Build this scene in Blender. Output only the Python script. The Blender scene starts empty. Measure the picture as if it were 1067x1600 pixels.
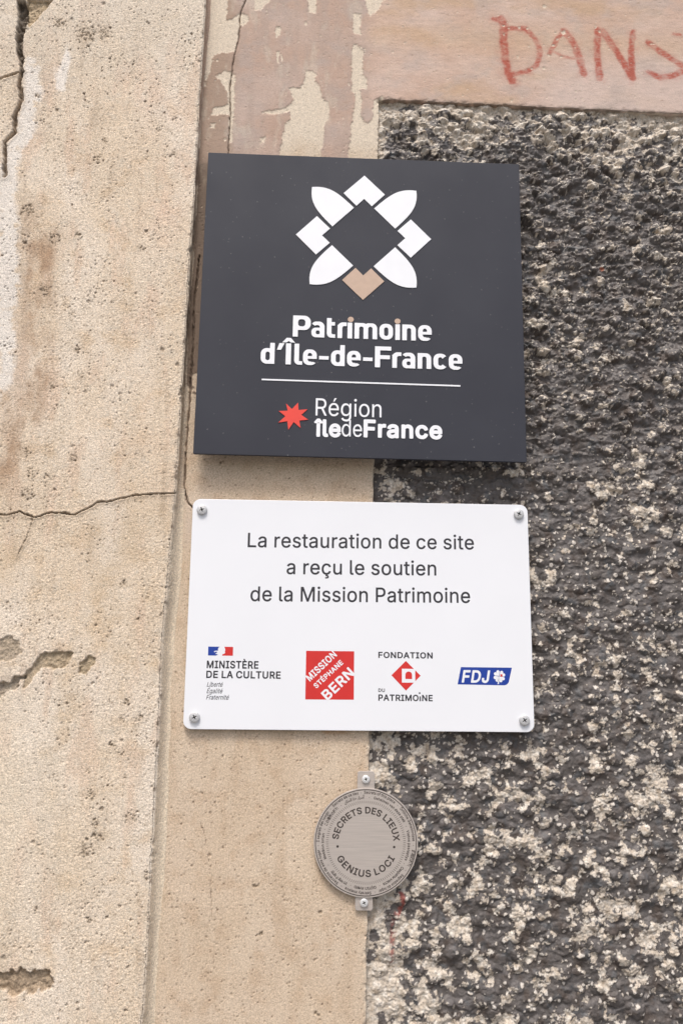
import bpy, math
import numpy as np

S = bpy.context.scene
COL = S.collection

# ------------------------------------------------------------------ camera
from mathutils import Matrix, Vector
cam_d = bpy.data.cameras.new('camera')
cam = bpy.data.objects.new('camera', cam_d)
COL.objects.link(cam)
cam_d.sensor_fit = 'VERTICAL'
cam_d.sensor_height = 24.0
cam_d.lens = 24.0 * 1392.6 / 1600.0
cam_d.clip_start = 0.02
cam_d.clip_end = 200.0
PITCH, YAW, ROLL = 0.1989, 0.0370, 0.0129
fw = Vector((math.sin(YAW) * math.cos(PITCH), math.cos(YAW) * math.cos(PITCH), math.sin(PITCH)))
rt = Vector((math.cos(YAW), -math.sin(YAW), 0))
up = rt.cross(fw)
rt2 = math.cos(ROLL) * rt + math.sin(ROLL) * up
up2 = -math.sin(ROLL) * rt + math.cos(ROLL) * up
M = Matrix((rt2, up2, -fw)).transposed().to_4x4()
M.translation = Vector((-0.0470, -0.7882, -0.0675))
cam.matrix_world = M
S.camera = cam

# ------------------------------------------------------------------ overcast daylight
SUN_EL, SUN_AZ = math.radians(62), math.radians(-14)     # in front of the wall, a little to the left
w = bpy.data.worlds.new('World')
S.world = w
w.use_nodes = True
nt = w.node_tree
bg = nt.nodes['Background']
sky = nt.nodes.new('ShaderNodeTexSky')
sky.sky_type = 'NISHITA'
sky.sun_disc = False
sky.sun_elevation = SUN_EL
sky.sun_rotation = math.radians(180) + SUN_AZ * -1
sky.air_density = 1.1
sky.dust_density = 5.0
sky.ozone_density = 0.3
nt.links.new(sky.outputs['Color'], bg.inputs['Color'])
bg.inputs['Strength'].default_value = 0.12
sun_d = bpy.data.lights.new('sun', 'SUN')
sun_d.energy = 1.5
sun_d.angle = math.radians(15)
sun_d.color = (1.0, 0.995, 0.985)
sun = bpy.data.objects.new('sun', sun_d)
COL.objects.link(sun)
sd = Vector((math.sin(SUN_AZ) * math.cos(SUN_EL), -math.cos(SUN_AZ) * math.cos(SUN_EL), math.sin(SUN_EL)))
sun.rotation_euler = sd.to_track_quat('Z', 'Y').to_euler()

S.view_settings.view_transform = 'Standard'
S.view_settings.look = 'None'
S.view_settings.exposure = 0.61
S.view_settings.gamma = 1.0

# ------------------------------------------------------------------ measured outlines of damage on the wall (mm)
BARE = [[[-53.4,542.5],[-48.8,538.2],[-50.4,530.0],[-44.6,522.1],[-43.3,512.0],[-35.7,506.3],[-35.1,490.3],[-38.9,480.2],[-41.2,462.3],[-43.5,440.6],[-83.9,439.1],[-80.2,466.7],[-78.8,478.6],[-73.7,488.7],[-73.8,495.1],[-85.3,491.3],[-101.3,491.2],[-102.2,494.0],[-85.4,495.9],[-74.0,501.7],[-71.1,507.9],[-76.2,520.8],[-64.6,520.8],[-60.3,529.5],[-58.7,539.8]],[[-160.2,630.7],[-143.8,631.5],[-140.5,614.8],[-139.7,593.9],[-126.5,603.9],[-127.1,582.0],[-130.3,559.2],[-139.2,557.7],[-151.7,555.1],[-154.4,535.6],[-157.3,519.3],[-159.1,519.3],[-160.1,576.4]],[[-148.9,530.8],[-140.2,537.3],[-129.4,533.7],[-128.3,504.5],[-130.5,476.5],[-129.2,456.9],[-132.8,458.7],[-133.9,488.3],[-145.4,487.8],[-151.6,487.6],[-149.2,495.6],[-134.4,500.2],[-136.7,516.2],[-145.2,526.9]],[[-12.2,574.7],[-7.6,572.9],[-2.1,565.9],[-2.8,540.1],[2.6,534.3],[1.8,523.0],[-4.5,521.8],[-3.5,509.7],[-3.3,491.6],[0.3,483.8],[7.4,488.0],[9.1,510.2],[18.1,515.6],[18.3,443.0],[-16.2,441.7],[-13.1,481.2],[-9.8,517.5],[-13.5,520.4],[-13.4,570.5]],[[-11.6,609.2],[-4.9,608.5],[-4.7,584.4],[-12.7,586.1]],[[-113.6,628.7],[-94.5,629.6],[-97.8,618.9],[-105.7,608.0],[-112.1,608.8]],[[-59.6,629.2],[-48.6,629.7],[-50.4,607.4],[-57.4,608.2]],[[-1.7,631.9],[23.2,633.1],[12.2,613.5],[4.0,605.8],[1.5,617.2]],[[-130.0,602.7],[-119.2,603.2],[-118.0,594.9],[-123.2,589.4],[-128.7,590.2]],[[-90.6,589.9],[-85.7,590.1],[-85.8,579.7],[-90.4,582.6]],[[-88.6,561.0],[-86.4,561.1],[-86.1,548.8],[-88.6,548.7]],[[-102.2,464.8],[-97.3,465.6],[-97.7,459.1],[-101.2,459.0]],[[-151.1,477.7],[-146.7,477.9],[-146.9,472.9],[-151.8,473.3]]]
DANS = [[[138.7,609.7],[141.8,601.0],[140.5,587.6],[141.9,565.6],[145.0,546.1],[148.6,538.6]],[[131.2,608.9],[139.0,608.0],[146.7,598.9],[163.3,599.3],[172.8,589.0],[178.2,573.8],[173.8,557.1],[162.9,549.0],[146.9,545.7]],[[203.6,599.3],[196.3,589.0],[187.3,570.9]],[[203.5,598.2],[212.8,584.2],[218.0,566.7],[221.6,548.9]],[[188.0,576.0],[200.5,568.2],[221.9,565.2]],[[238.7,601.4],[236.3,574.2],[237.8,545.3]],[[243.0,600.0],[257.6,575.1],[271.8,546.7]],[[275.0,600.3],[271.3,573.5],[271.3,547.1]],[[290.2,588.8],[301.1,579.2],[312.5,570.9],[323.9,563.7],[325.5,557.8],[315.2,551.6],[299.3,548.3],[288.9,554.0]],[[317.2,599.6],[323.7,599.2]]]
DFLAKE = [([141.2,601.4],2.7),([146.7,598.9],1.0),([157.5,600.3],1.5),([165.3,599.4],1.2),([141.6,592.1],0.8),([202.5,595.9],4.0),([196.3,587.9],2.2),([191.2,581.0],1.8),([186.8,569.3],2.8),([199.5,567.7],1.7),([181.5,554.2],2.3),([240.6,599.2],2.3),([292.7,586.6],1.8),([184.4,626.5],3.0),([168.4,553.2],1.3),([136.2,613.0],0.8),([235.3,603.0],0.8),([291.0,591.0],1.7)]
GAP = [[-346.5,600.7],[-336.9,601.1],[-333.2,579.0],[-336.5,554.5],[-333.1,519.8],[-335.4,518.6],[-341.3,543.3],[-343.9,558.6],[-343.1,578.5]]
CHUNK = [[-337.3,601.1],[-310.1,602.4],[-316.0,592.0],[-323.7,579.4],[-332.2,567.5],[-334.7,578.9]]
CRACK1 = [[-334.6,521.9],[-335.6,504.6],[-331.9,489.7],[-337.0,470.4],[-335.9,453.6],[-344.3,442.8],[-342.3,424.2],[-341.6,407.7]]
CRACK2 = [[-359.5,510.0],[-352.1,512.0],[-343.1,516.1],[-333.0,518.7]]
CRACK3 = [[-331.1,82.1],[-314.5,80.2],[-301.1,83.3],[-287.0,79.1],[-273.6,83.3],[-251.5,82.6],[-238.2,89.7],[-233.0,94.4],[-222.0,95.2],[-205.6,99.6],[-183.5,102.4],[-159.0,103.5]]
CRACK4 = [[-288.1,79.1],[-292.2,62.1],[-299.4,43.5]]
LIME = [[-330.7,537.2],[-317.9,530.2],[-313.0,492.7],[-317.3,471.2],[-314.6,446.1],[-327.2,437.2],[-328.1,400.0],[-319.8,322.0],[-316.8,301.9],[-320.1,266.9],[-314.8,229.0],[-316.8,206.5],[-329.8,176.5],[-350.3,407.4],[-342.4,442.9],[-335.8,451.5],[-331.3,487.6],[-334.0,519.7]]
LIME2 = [[-300.3,523.4],[-292.0,552.1],[-289.0,536.9],[-291.2,502.2],[-300.6,501.8]]
SPALL1 = [[-284.3,-69.1],[-284.5,-56.9],[-278.5,-50.3],[-275.1,-42.1],[-268.0,-37.8],[-249.9,-36.8],[-245.7,-38.4],[-249.2,-46.6],[-253.7,-53.2],[-270.3,-50.2],[-276.4,-56.8],[-279.8,-65.0]]
SPALL2 = [[-240.3,-55.5],[-239.3,-46.5],[-232.4,-39.8],[-225.6,-42.2],[-226.0,-48.0],[-233.8,-55.4]]
SPALL3 = [[-311.7,-27.8],[-298.8,-24.6],[-291.8,-29.1],[-289.0,-38.1],[-293.8,-44.0],[-309.9,-47.5]]
SPALL4 = [[-308.5,-63.7],[-295.6,-62.0],[-291.0,-57.8],[-284.5,-57.7],[-290.3,-66.8],[-299.3,-75.0],[-307.2,-78.3]]
HOLE = [[-293.6,-287.8],[-257.5,-284.6],[-240.5,-286.4],[-234.9,-294.2],[-239.3,-302.1],[-255.8,-306.0],[-269.4,-309.8],[-278.5,-300.8],[-292.6,-298.2]]
PITC = [([-295.5,292.4],7.3),([-267.8,270.7],3.9),([-260.7,235.7],5.0),([-256.1,209.7],3.9),([-281.9,198.7],3.9),([-300.0,137.3],6.2),([-292.9,118.4],5.0),([-280.5,115.2],3.9),([-295.7,98.8],6.7),([-257.9,133.1],5.6),([-206.4,21.4],3.4),([-193.2,-9.0],2.2),([-214.6,-20.7],3.4),([-197.2,-77.8],3.9),([-186.3,-91.7],5.0),([-201.0,-93.0],2.8),([-206.1,-113.7],3.9),([-200.4,-121.3],3.4),([-225.6,-135.3],2.8),([-195.6,-139.6],2.2),([-221.7,-153.4],5.0),([-217.1,-176.8],5.0),([-214.3,-186.7],4.5),([-223.9,-196.6],7.8),([-217.6,-251.1],2.8),([-261.2,-242.7],3.4),([-268.8,348.8],5.0),([-290.8,344.8],7.3),([-316.5,373.1],7.8),([-199.8,461.1],2.2),([-250.6,448.8],3.4),([-276.5,562.6],12.3),([-258.2,567.0],9.0),([-302.2,575.8],7.8),([-317.3,494.1],3.4),([-183.5,437.9],3.4),([-208.0,337.9],4.5),([-255.2,428.4],5.0),([-189.5,-171.6],6.7),([-165.0,-143.8],4.5),([-172.4,-217.3],4.5)]
CRK_CREASE = [[-155.9,337.2],[-158.7,291.4],[-157.8,243.6],[-158.6,196.8],[-159.2,172.2],[-159.8,147.9],[-159.7,109.1],[-156.3,97.4],[-151.5,92.8],[-134.8,89.1]]
CRK_TOP = [[-119.9,624.2],[-126.5,604.9],[-127.0,577.8],[-131.0,553.0],[-134.1,516.3],[-132.2,488.4],[-132.7,456.7],[-132.9,437.2]]
CRK_LOW = [[-148.2,-101.0],[-142.5,-106.2],[-142.7,-124.7],[-139.6,-158.5],[-129.9,-184.1],[-125.0,-199.3],[-121.4,-234.4],[-118.2,-273.7],[-114.6,-312.1],[-110.1,-359.1]]
PITB = [([-160.2,-110.1],2.8),([-142.6,-252.7],2.2),([-84.7,-226.7],4.5),([-63.7,-221.6],2.2),([-80.9,-263.8],5.6),([-115.7,-178.9],1.7),([-101.4,-204.2],1.7),([-69.9,-283.3],2.2),([-32.5,-324.0],4.5),([-128.0,134.9],2.2),([-113.9,114.3],2.2),([-65.0,121.9],2.2),([-115.7,-245.7],1.7),([-31.3,-246.4],2.8),([-27.5,-153.5],2.2)]

# letter outlines (thousandths of an em): advance, closed loops x,y,x,y...
GLYPHS = {
 'regular': {
  'a': [389,[[127,-5,99,3,78,14,58,31,43,52,33,80,30,108,33,136,41,157,65,185,106,205,162,218,246,229,263,234,275,248,272,283,262,304,247,318,225,327,204,331,169,328,141,318,120,303,99,274,45,290,43,297,54,318,71,339,92,356,120,371,155,381,183,384,218,383,253,376,281,363,303,346,323,318,333,290,337,255,336,3,330,0,281,0,277,3,274,52,246,19,211,-1,169,-8],[130,52,162,46,197,48,225,57,247,73,264,94,272,115,275,136,274,188,239,177,148,163,127,156,106,142,97,129,93,115,94,87,107,66]]],
  'b': [424,[[198,-5,177,2,156,14,142,26,121,54,114,58,111,3,107,0,58,0,53,3,53,500,58,509,112,507,114,323,121,324,153,360,184,378,226,384,268,380,303,366,338,339,364,304,381,262,389,213,388,150,377,101,356,59,324,24,289,3,247,-7],[186,52,205,48,233,48,254,52,275,63,305,94,315,115,324,143,327,206,324,234,316,262,303,286,288,304,268,319,247,327,219,330,198,328,163,313,135,283,118,241,113,178,123,122,135,95,149,76,170,59]]],
  'd': [424,[[159,-4,124,9,96,28,69,59,50,94,37,143,34,192,39,241,51,283,74,325,102,353,138,374,173,383,215,383,250,374,280,353,306,320,311,332,311,507,369,509,372,500,372,3,362,0,320,0,313,3,313,52,306,57,278,22,243,-1,201,-8],[170,52,187,48,215,47,236,51,257,61,273,73,289,94,299,115,307,143,311,178,311,213,306,241,297,269,285,290,271,306,250,320,229,327,208,330,180,327,145,311,117,279,101,234,97,171,109,115,124,88,136,73,152,61]]],
  'e': [403,[[173,-5,138,6,110,21,82,45,62,73,46,108,38,143,34,185,37,227,45,262,59,297,78,325,103,350,129,367,159,379,194,384,229,383,264,375,292,362,320,340,338,318,354,290,365,255,370,220,371,171,103,169,97,164,97,157,109,108,124,85,145,66,173,52,201,47,236,48,264,57,286,73,306,104,355,93,364,87,355,66,341,45,320,26,292,8,264,-2,236,-7],[97,227,103,221,110,221,299,221,306,222,308,227,297,269,274,304,243,324,208,330,166,323,135,304,109,269]]],
  'g': [425,[[159,-146,124,-136,96,-121,70,-97,52,-69,103,-43,133,-76,152,-87,173,-94,201,-97,229,-96,270,-83,295,-62,308,-34,311,-6,310,64,306,67,285,39,264,22,243,12,215,6,180,5,152,10,124,21,96,39,75,60,58,85,46,113,39,141,35,176,35,218,39,246,50,281,68,316,91,344,120,365,152,379,201,384,243,377,278,357,306,322,313,323,313,372,316,379,369,379,372,372,372,-6,370,-41,362,-69,350,-90,334,-109,313,-125,292,-135,264,-144,229,-150,194,-150],[170,64,194,60,222,60,243,65,264,75,278,87,292,106,308,148,312,211,308,239,299,267,287,288,271,307,250,321,229,327,187,328,152,316,122,288,111,267,101,239,96,183,99,155,107,127,117,106,131,88,152,72]]],
  'i': [166,[[54,2,53,376,61,379,110,379,114,376,114,5,110,0,103,0],[75,444,61,449,47,463,41,481,43,495,51,509,61,517,75,523,96,522,110,515,122,502,126,488,125,474,117,458,103,447,89,443]]],
  'l': [189,[[107,1,86,10,71,23,59,44,53,72,53,499,54,506,58,509,107,509,113,506,115,79,119,65,128,55,170,51,179,9,177,2,156,-1]]],
  'n': [409,[[58,0,53,5,53,12,53,376,58,379,107,379,111,376,114,316,119,327,143,355,163,369,191,380,219,384,254,382,282,375,303,363,322,348,337,327,347,306,354,278,357,243,357,5,352,0,303,0,296,4,296,236,291,271,278,299,261,315,233,327,205,329,177,324,156,315,137,299,124,278,114,236,114,5,107,0]]],
  'o': [415,[[173,-5,138,5,110,21,83,45,62,73,46,108,38,143,34,185,38,234,47,269,63,304,84,332,110,355,138,371,173,381,208,384,243,381,278,371,308,353,334,330,355,300,368,269,378,227,381,185,378,143,369,108,353,73,333,45,306,21,278,5,243,-5,208,-8],[170,52,194,47,222,47,243,52,264,61,279,73,296,94,306,115,315,143,319,171,318,206,305,262,294,283,277,304,257,319,236,327,208,330,187,328,152,315,138,304,121,283,110,262,101,234,97,206,97,171,101,143,109,115,120,94,137,73,152,61]]],
  'r': [259,[[58,0,53,5,53,12,53,376,58,379,107,379,111,376,112,327,114,322,135,353,163,373,198,384,240,384,243,376,243,327,240,323,198,325,170,320,142,303,123,278,114,243,114,5,107,0]]],
  't': [227,[[138,-1,112,7,92,21,76,42,68,63,65,91,65,322,61,327,12,327,8,329,6,336,6,371,9,378,61,380,65,385,65,462,68,471,126,469,126,385,131,379,201,379,204,371,204,329,201,327,131,327,126,322,126,91,131,69,145,55,166,50,201,52,212,7,209,0,194,-2]]],
  'F': [410,[[66,0,60,5,60,12,60,502,66,509,367,509,369,502,367,452,136,452,129,451,125,446,125,285,129,279,346,278,346,222,129,221,125,215,125,5,122,1,115,0]]],
  'L': [392,[[66,0,60,5,60,12,60,502,66,509,122,509,125,502,125,61,129,57,360,56,361,5,353,0]]],
  'R': [448,[[66,0,60,5,60,12,60,502,66,509,248,508,290,504,335,488,367,464,391,432,406,390,409,341,402,299,381,257,353,229,312,208,318,202,425,5,416,0,353,2,248,196,129,198,125,194,125,5,122,1,115,0],[125,257,262,257,290,264,315,278,336,306,345,341,342,383,325,418,299,439,269,449,234,452,129,452,125,446]]],
  'é': [403,[[173,-5,138,6,110,21,82,45,62,73,46,108,38,143,34,185,37,227,45,262,59,297,78,325,103,350,129,367,159,379,194,384,229,383,264,375,292,362,320,340,338,318,354,290,365,255,370,220,371,171,103,169,97,164,97,157,109,108,124,85,145,66,173,52,201,47,236,48,264,57,286,73,306,104,355,93,364,87,355,66,341,45,320,26,292,8,264,-2,236,-7],[97,227,103,221,110,221,299,221,306,222,308,227,297,269,274,304,243,324,208,330,166,323,135,304,109,269],[180,429,181,437,227,528,292,528,229,431,222,429]]],
  'É': [418,[[66,0,60,5,60,12,60,502,66,509,368,509,372,502,372,460,367,452,136,452,129,451,125,446,125,292,129,286,353,286,355,278,355,236,353,229,128,229,125,222,125,68,125,61,129,57,374,56,374,2],[199,558,194,565,237,656,241,659,304,657,241,559]]],
  ' ': [187,[]],
 },
 'medium': {
  'a': [403,[[126,-13,98,-5,71,9,55,23,39,44,27,72,23,100,24,128,32,156,56,188,98,211,140,222,259,241,266,247,267,254,264,282,258,296,244,310,224,319,203,323,175,321,147,312,126,298,105,268,98,266,42,283,33,289,34,296,49,324,66,345,91,365,119,379,154,389,189,392,224,390,259,382,292,366,315,345,333,317,341,289,345,247,343,-5,336,-8,273,-7,268,2,266,28,238,4,203,-12,168,-16],[138,58,161,54,196,56,223,65,242,79,258,100,266,121,266,174,154,156,126,146,112,137,105,128,101,114,103,86,119,67]]],
  'b': [438,[[197,-13,176,-7,155,5,120,38,120,2,118,-5,113,-8,57,-8,47,-5,45,506,50,516,113,517,120,513,122,359,122,352,127,346,155,372,190,388,239,392,281,384,316,368,350,338,373,303,389,261,398,205,395,142,382,93,360,51,327,16,288,-6,246,-15],[193,58,218,55,239,56,260,63,274,72,289,86,302,106,317,149,319,212,314,240,304,268,291,289,277,303,260,314,239,320,197,319,163,303,148,288,136,268,123,226,121,170,125,142,134,114,157,79,176,65]]],
  'c': [409,[[172,-13,137,-3,103,16,74,43,54,72,38,107,30,142,26,184,30,233,38,268,53,303,74,333,102,359,130,376,165,388,207,392,242,390,291,374,326,350,354,315,369,275,361,268,305,254,298,256,285,282,274,296,242,317,200,322,179,318,158,309,142,296,125,275,115,254,108,226,105,170,109,142,118,114,130,93,151,72,172,60,200,55,235,58,263,70,280,86,297,121,305,125,368,109,371,100,360,72,342,44,322,23,298,6,270,-6,242,-13,207,-16]]],
  'd': [438,[[158,-12,119,2,88,25,60,58,42,93,30,142,26,191,32,247,45,289,64,324,88,352,123,376,158,388,200,392,242,386,277,367,298,345,302,352,304,513,312,517,375,516,380,506,378,-5,368,-8,312,-8,307,-5,305,2,305,37,276,9,242,-9,200,-16],[178,58,221,56,256,70,270,82,283,100,293,121,300,149,303,212,298,240,289,268,276,289,262,303,242,315,221,321,179,319,147,303,133,289,120,268,107,226,105,170,109,142,118,114,142,79,158,67]]],
  'e': [417,[[172,-13,137,-3,102,17,74,43,53,72,38,107,30,142,26,184,30,233,38,268,53,303,74,333,101,359,130,377,165,388,200,392,235,390,270,381,298,368,326,346,347,320,363,289,373,254,378,219,379,170,375,162,368,161,109,161,105,156,106,149,116,114,130,91,149,72,172,61,200,55,235,56,263,66,284,83,298,107,305,113,368,98,372,93,372,86,360,58,344,37,321,16,298,3,270,-8,242,-14,207,-16],[106,233,116,229,291,229,299,233,289,268,270,297,242,316,207,322,172,317,144,301,121,275]]],
  'f': [267,[[74,-4,73,312,67,319,4,320,-1,326,-1,382,4,387,70,389,73,445,80,473,97,501,123,522,151,533,179,538,214,536,242,530,251,522,235,466,228,460,200,466,172,462,158,452,150,431,151,387,228,387,235,383,236,333,235,324,228,319,150,319,149,-3,137,-8,81,-8]]],
  'g': [439,[[158,-154,116,-141,81,-119,50,-84,43,-70,46,-63,102,-33,137,-69,165,-84,214,-89,256,-81,284,-63,297,-42,303,-14,303,35,298,42,276,21,242,3,221,-2,186,-3,158,1,130,9,102,24,81,41,62,63,46,91,29,147,26,189,28,224,34,259,43,287,62,322,88,351,116,372,151,387,200,392,242,386,277,368,305,341,305,378,308,385,375,387,380,378,380,-7,378,-42,370,-70,359,-91,340,-114,315,-133,291,-144,263,-153,228,-158,193,-158],[179,70,200,67,228,69,262,84,287,112,301,154,303,217,290,266,278,287,263,303,249,312,228,319,186,320,165,314,151,306,137,293,123,273,108,231,105,175,116,126,127,105,140,91,158,78]]],
  'h': [424,[[50,-8,46,-3,45,4,45,508,50,516,113,517,118,515,122,508,122,361,127,350,148,369,176,384,211,392,246,391,281,384,309,369,330,350,347,326,358,298,365,256,365,4,364,-3,358,-8,295,-8,289,-3,288,235,285,263,274,290,260,305,233,319,204,321,176,315,155,304,136,284,125,256,122,228,121,-3,113,-8]]],
  'i': [180,[[46,-4,45,382,53,387,116,387,121,382,122,375,121,-3,109,-8,53,-8],[74,436,53,445,40,459,34,473,34,494,45,515,60,526,74,531,95,531,115,522,128,508,133,494,133,473,123,453,109,441,95,436]]],
  'j': [180,[[-12,-150,-17,-146,-18,-139,-17,-83,-12,-79,16,-77,30,-71,37,-62,44,-41,45,379,51,387,114,387,122,379,122,-34,117,-69,100,-109,72,-134,37,-148],[58,442,44,453,35,470,34,491,43,512,58,525,72,530,93,531,114,522,128,507,133,491,132,470,125,456,110,442,93,436,72,436]]],
  'k': [394,[[50,-8,46,-3,45,4,45,508,50,516,113,517,118,515,122,508,122,242,122,235,127,230,281,386,358,387,368,382,365,373,216,221,213,214,374,11,379,4,379,-3,372,-8,295,-8,288,-5,155,163,148,161,122,137,121,-3,113,-8]]],
  'l': [203,[[106,-7,85,2,64,19,54,36,46,64,45,505,46,512,50,516,113,517,121,512,123,78,127,67,134,62,169,62,176,58,188,1,183,-5,155,-10]]],
  'm': [623,[[50,-8,46,-3,45,4,45,375,45,382,50,387,113,387,120,382,120,346,148,371,176,386,211,394,246,391,267,384,288,371,304,354,316,334,351,367,379,383,414,393,449,394,477,388,505,376,526,361,540,344,557,312,564,270,565,4,561,-6,498,-8,489,-3,485,277,477,296,463,310,442,319,421,322,393,319,372,309,355,291,346,270,343,249,342,-3,330,-8,274,-8,267,-4,264,277,254,298,239,312,218,320,197,322,169,317,149,305,132,284,124,263,121,-3,113,-8]]],
  'n': [423,[[50,-8,46,-3,45,4,45,382,50,387,113,387,119,382,120,344,157,375,176,384,204,391,232,392,260,389,288,381,309,369,327,354,344,331,356,305,363,277,365,242,364,-3,358,-8,351,-8,295,-8,289,-3,288,235,285,263,274,290,260,305,239,317,211,321,183,318,155,305,136,284,127,263,122,228,121,-3,113,-8]]],
  'o': [429,[[172,-13,137,-3,103,16,74,43,54,72,38,107,30,142,26,184,30,233,38,268,53,303,74,333,102,359,130,376,165,388,207,392,242,390,277,380,312,361,340,335,361,305,377,268,386,233,389,184,386,142,377,107,361,71,340,41,312,16,284,-1,249,-12,207,-16],[178,58,221,55,242,60,263,70,291,102,308,149,311,177,310,212,304,240,294,268,280,289,266,303,249,314,228,320,186,320,165,313,151,304,135,289,123,270,108,226,105,170,109,142,118,114,130,93,144,78,158,67]]],
  'p': [438,[[50,-150,46,-146,45,-139,45,379,50,387,116,386,120,379,120,337,121,344,127,346,148,367,169,381,190,388,218,392,246,392,295,379,323,363,351,337,374,302,390,260,397,218,397,162,390,120,376,78,358,49,330,19,295,-3,260,-13,218,-16,183,-9,151,8,127,32,122,22,121,-146,113,-151],[199,57,239,56,260,63,274,72,288,85,302,106,317,155,318,218,305,267,292,288,279,302,260,314,239,320,197,319,176,312,162,303,139,274,123,225,122,162,135,113,147,92,162,75,179,64]]],
  'q': [438,[[305,-148,301,29,298,32,282,15,263,1,228,-13,186,-16,144,-8,109,8,77,36,53,71,36,113,28,155,27,204,31,246,44,288,63,323,88,352,116,372,151,387,200,392,242,386,277,367,298,345,305,344,305,337,305,379,309,386,375,387,380,379,380,-139,375,-150,312,-151],[184,57,228,57,249,65,263,75,287,106,301,155,302,218,289,267,277,288,263,302,242,315,221,321,179,319,158,310,144,300,120,267,106,218,106,162,119,113,131,92,144,77,165,63]]],
  'r': [273,[[50,-8,46,-3,45,4,45,382,50,387,113,387,119,382,120,349,148,374,176,387,204,392,246,391,251,382,250,319,246,315,197,317,169,310,141,291,125,263,122,235,121,-3,113,-8]]],
  's': [378,[[138,-12,95,2,58,30,36,65,28,93,31,100,96,114,115,79,131,65,159,55,194,54,222,60,244,72,259,93,258,114,250,128,229,142,124,169,96,181,71,198,53,219,42,247,39,275,43,303,51,324,66,345,89,365,110,377,138,387,166,391,208,392,236,387,271,373,304,345,328,303,332,289,327,283,264,271,249,296,229,316,208,323,180,324,152,319,131,307,119,289,117,268,124,254,145,240,257,210,285,197,306,182,323,163,336,135,339,107,336,79,328,58,313,35,293,16,270,2,236,-10,208,-15,173,-16]]],
  't': [241,[[137,-9,109,0,88,14,71,34,60,62,57,90,57,314,53,319,4,320,-2,328,1,384,11,387,53,387,57,391,57,468,58,475,67,479,130,478,134,468,134,391,144,387,207,386,212,377,212,328,209,321,144,319,137,318,134,314,134,97,137,76,148,62,165,58,200,61,207,59,221,-1,214,-6,193,-11]]],
  'u': [424,[[148,-10,120,-1,89,19,66,47,51,82,45,131,46,383,57,387,113,387,121,383,122,145,126,110,136,89,155,70,176,61,204,58,232,63,253,74,274,96,283,117,288,152,289,383,295,387,358,387,364,383,365,376,365,-2,358,-8,295,-7,290,-2,288,36,260,9,225,-7,190,-13]]],
  'v': [403,[[162,-8,155,-3,10,382,15,387,22,387,85,387,92,382,190,106,197,96,297,382,302,387,309,387,372,387,379,382,378,375,234,-3,225,-8]]],
  'w': [581,[[132,-5,16,375,15,382,20,387,83,387,90,387,95,382,167,116,174,121,244,382,251,387,321,385,398,108,472,382,482,387,545,387,552,382,439,4,433,-7,370,-8,361,-3,286,265,279,257,206,-3,195,-8,139,-8]]],
  'x': [392,[[18,-8,14,-3,14,4,144,193,22,375,21,382,25,386,32,387,102,387,186,257,193,253,214,291,277,386,354,387,359,382,358,375,234,193,361,9,365,-3,354,-8,284,-8,193,131,186,134,159,88,95,-7]]],
  'y': [403,[[57,-150,40,-142,57,-79,99,-82,120,-73,136,-51,154,-2,10,376,11,383,22,387,85,387,91,383,190,105,197,97,299,383,309,387,372,387,378,383,379,376,213,-58,196,-93,169,-126,141,-144,99,-153]]],
  'z': [394,[[39,-8,35,-3,34,4,34,46,37,53,238,312,228,315,46,315,40,326,40,382,46,387,53,387,333,387,340,382,339,326,141,67,340,64,346,60,347,53,346,-3,340,-8,333,-8]]],
  'A': [493,[[14,-8,9,-3,9,4,196,515,280,516,469,7,470,-3,462,-8,399,-8,388,-3,340,130,336,134,147,134,139,130,91,-5,84,-8],[168,214,175,207,182,207,308,207,310,214,238,425]]],
  'B': [470,[[58,-8,53,-3,52,4,52,508,55,515,268,516,303,509,338,495,360,480,380,458,395,431,404,403,405,354,395,319,374,291,344,270,347,263,373,249,394,229,410,207,419,186,425,158,425,123,420,95,409,67,394,44,372,25,345,9,310,-2,261,-8],[133,67,261,66,289,69,310,76,331,92,344,116,347,144,338,176,317,201,282,219,254,223,135,223],[133,298,142,293,247,294,268,297,289,305,313,326,326,354,327,382,318,410,297,431,268,441,135,443]]],
  'C': [524,[[220,-10,174,4,136,25,97,60,68,102,49,144,37,193,32,256,36,312,50,368,69,410,100,452,131,480,171,504,213,518,262,523,311,520,346,511,374,499,402,481,423,463,445,438,462,410,473,382,481,347,472,340,409,340,402,344,388,382,367,410,339,431,311,442,276,448,248,447,220,441,197,431,171,413,149,389,129,354,118,319,112,270,113,228,119,186,131,151,152,116,185,85,227,66,269,61,311,67,353,88,381,116,392,137,402,165,409,168,472,168,480,165,481,158,469,116,451,80,423,46,388,18,353,1,311,-11,269,-15]]],
  'D': [516,[[58,-8,53,-3,52,4,52,508,55,515,261,515,310,505,359,484,394,458,424,424,447,382,463,326,470,256,466,200,452,144,433,102,414,74,380,40,345,19,310,5,240,-7],[133,67,233,66,289,76,317,89,338,105,354,123,371,151,383,186,390,228,390,284,383,326,370,361,353,389,331,411,303,428,275,438,247,442,135,443]]],
  'E': [432,[[58,-8,53,-3,52,4,52,508,55,515,377,515,380,508,380,452,373,444,135,443,135,295,359,293,363,284,363,235,363,228,359,222,352,221,135,221,133,74,135,65,380,63,383,53,382,-3,373,-8]]],
  'F': [424,[[58,-8,53,-3,52,4,52,508,55,515,373,516,377,508,377,452,373,445,135,443,135,288,345,286,352,284,354,277,354,221,345,213,135,213,132,-3,121,-8]]],
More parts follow.
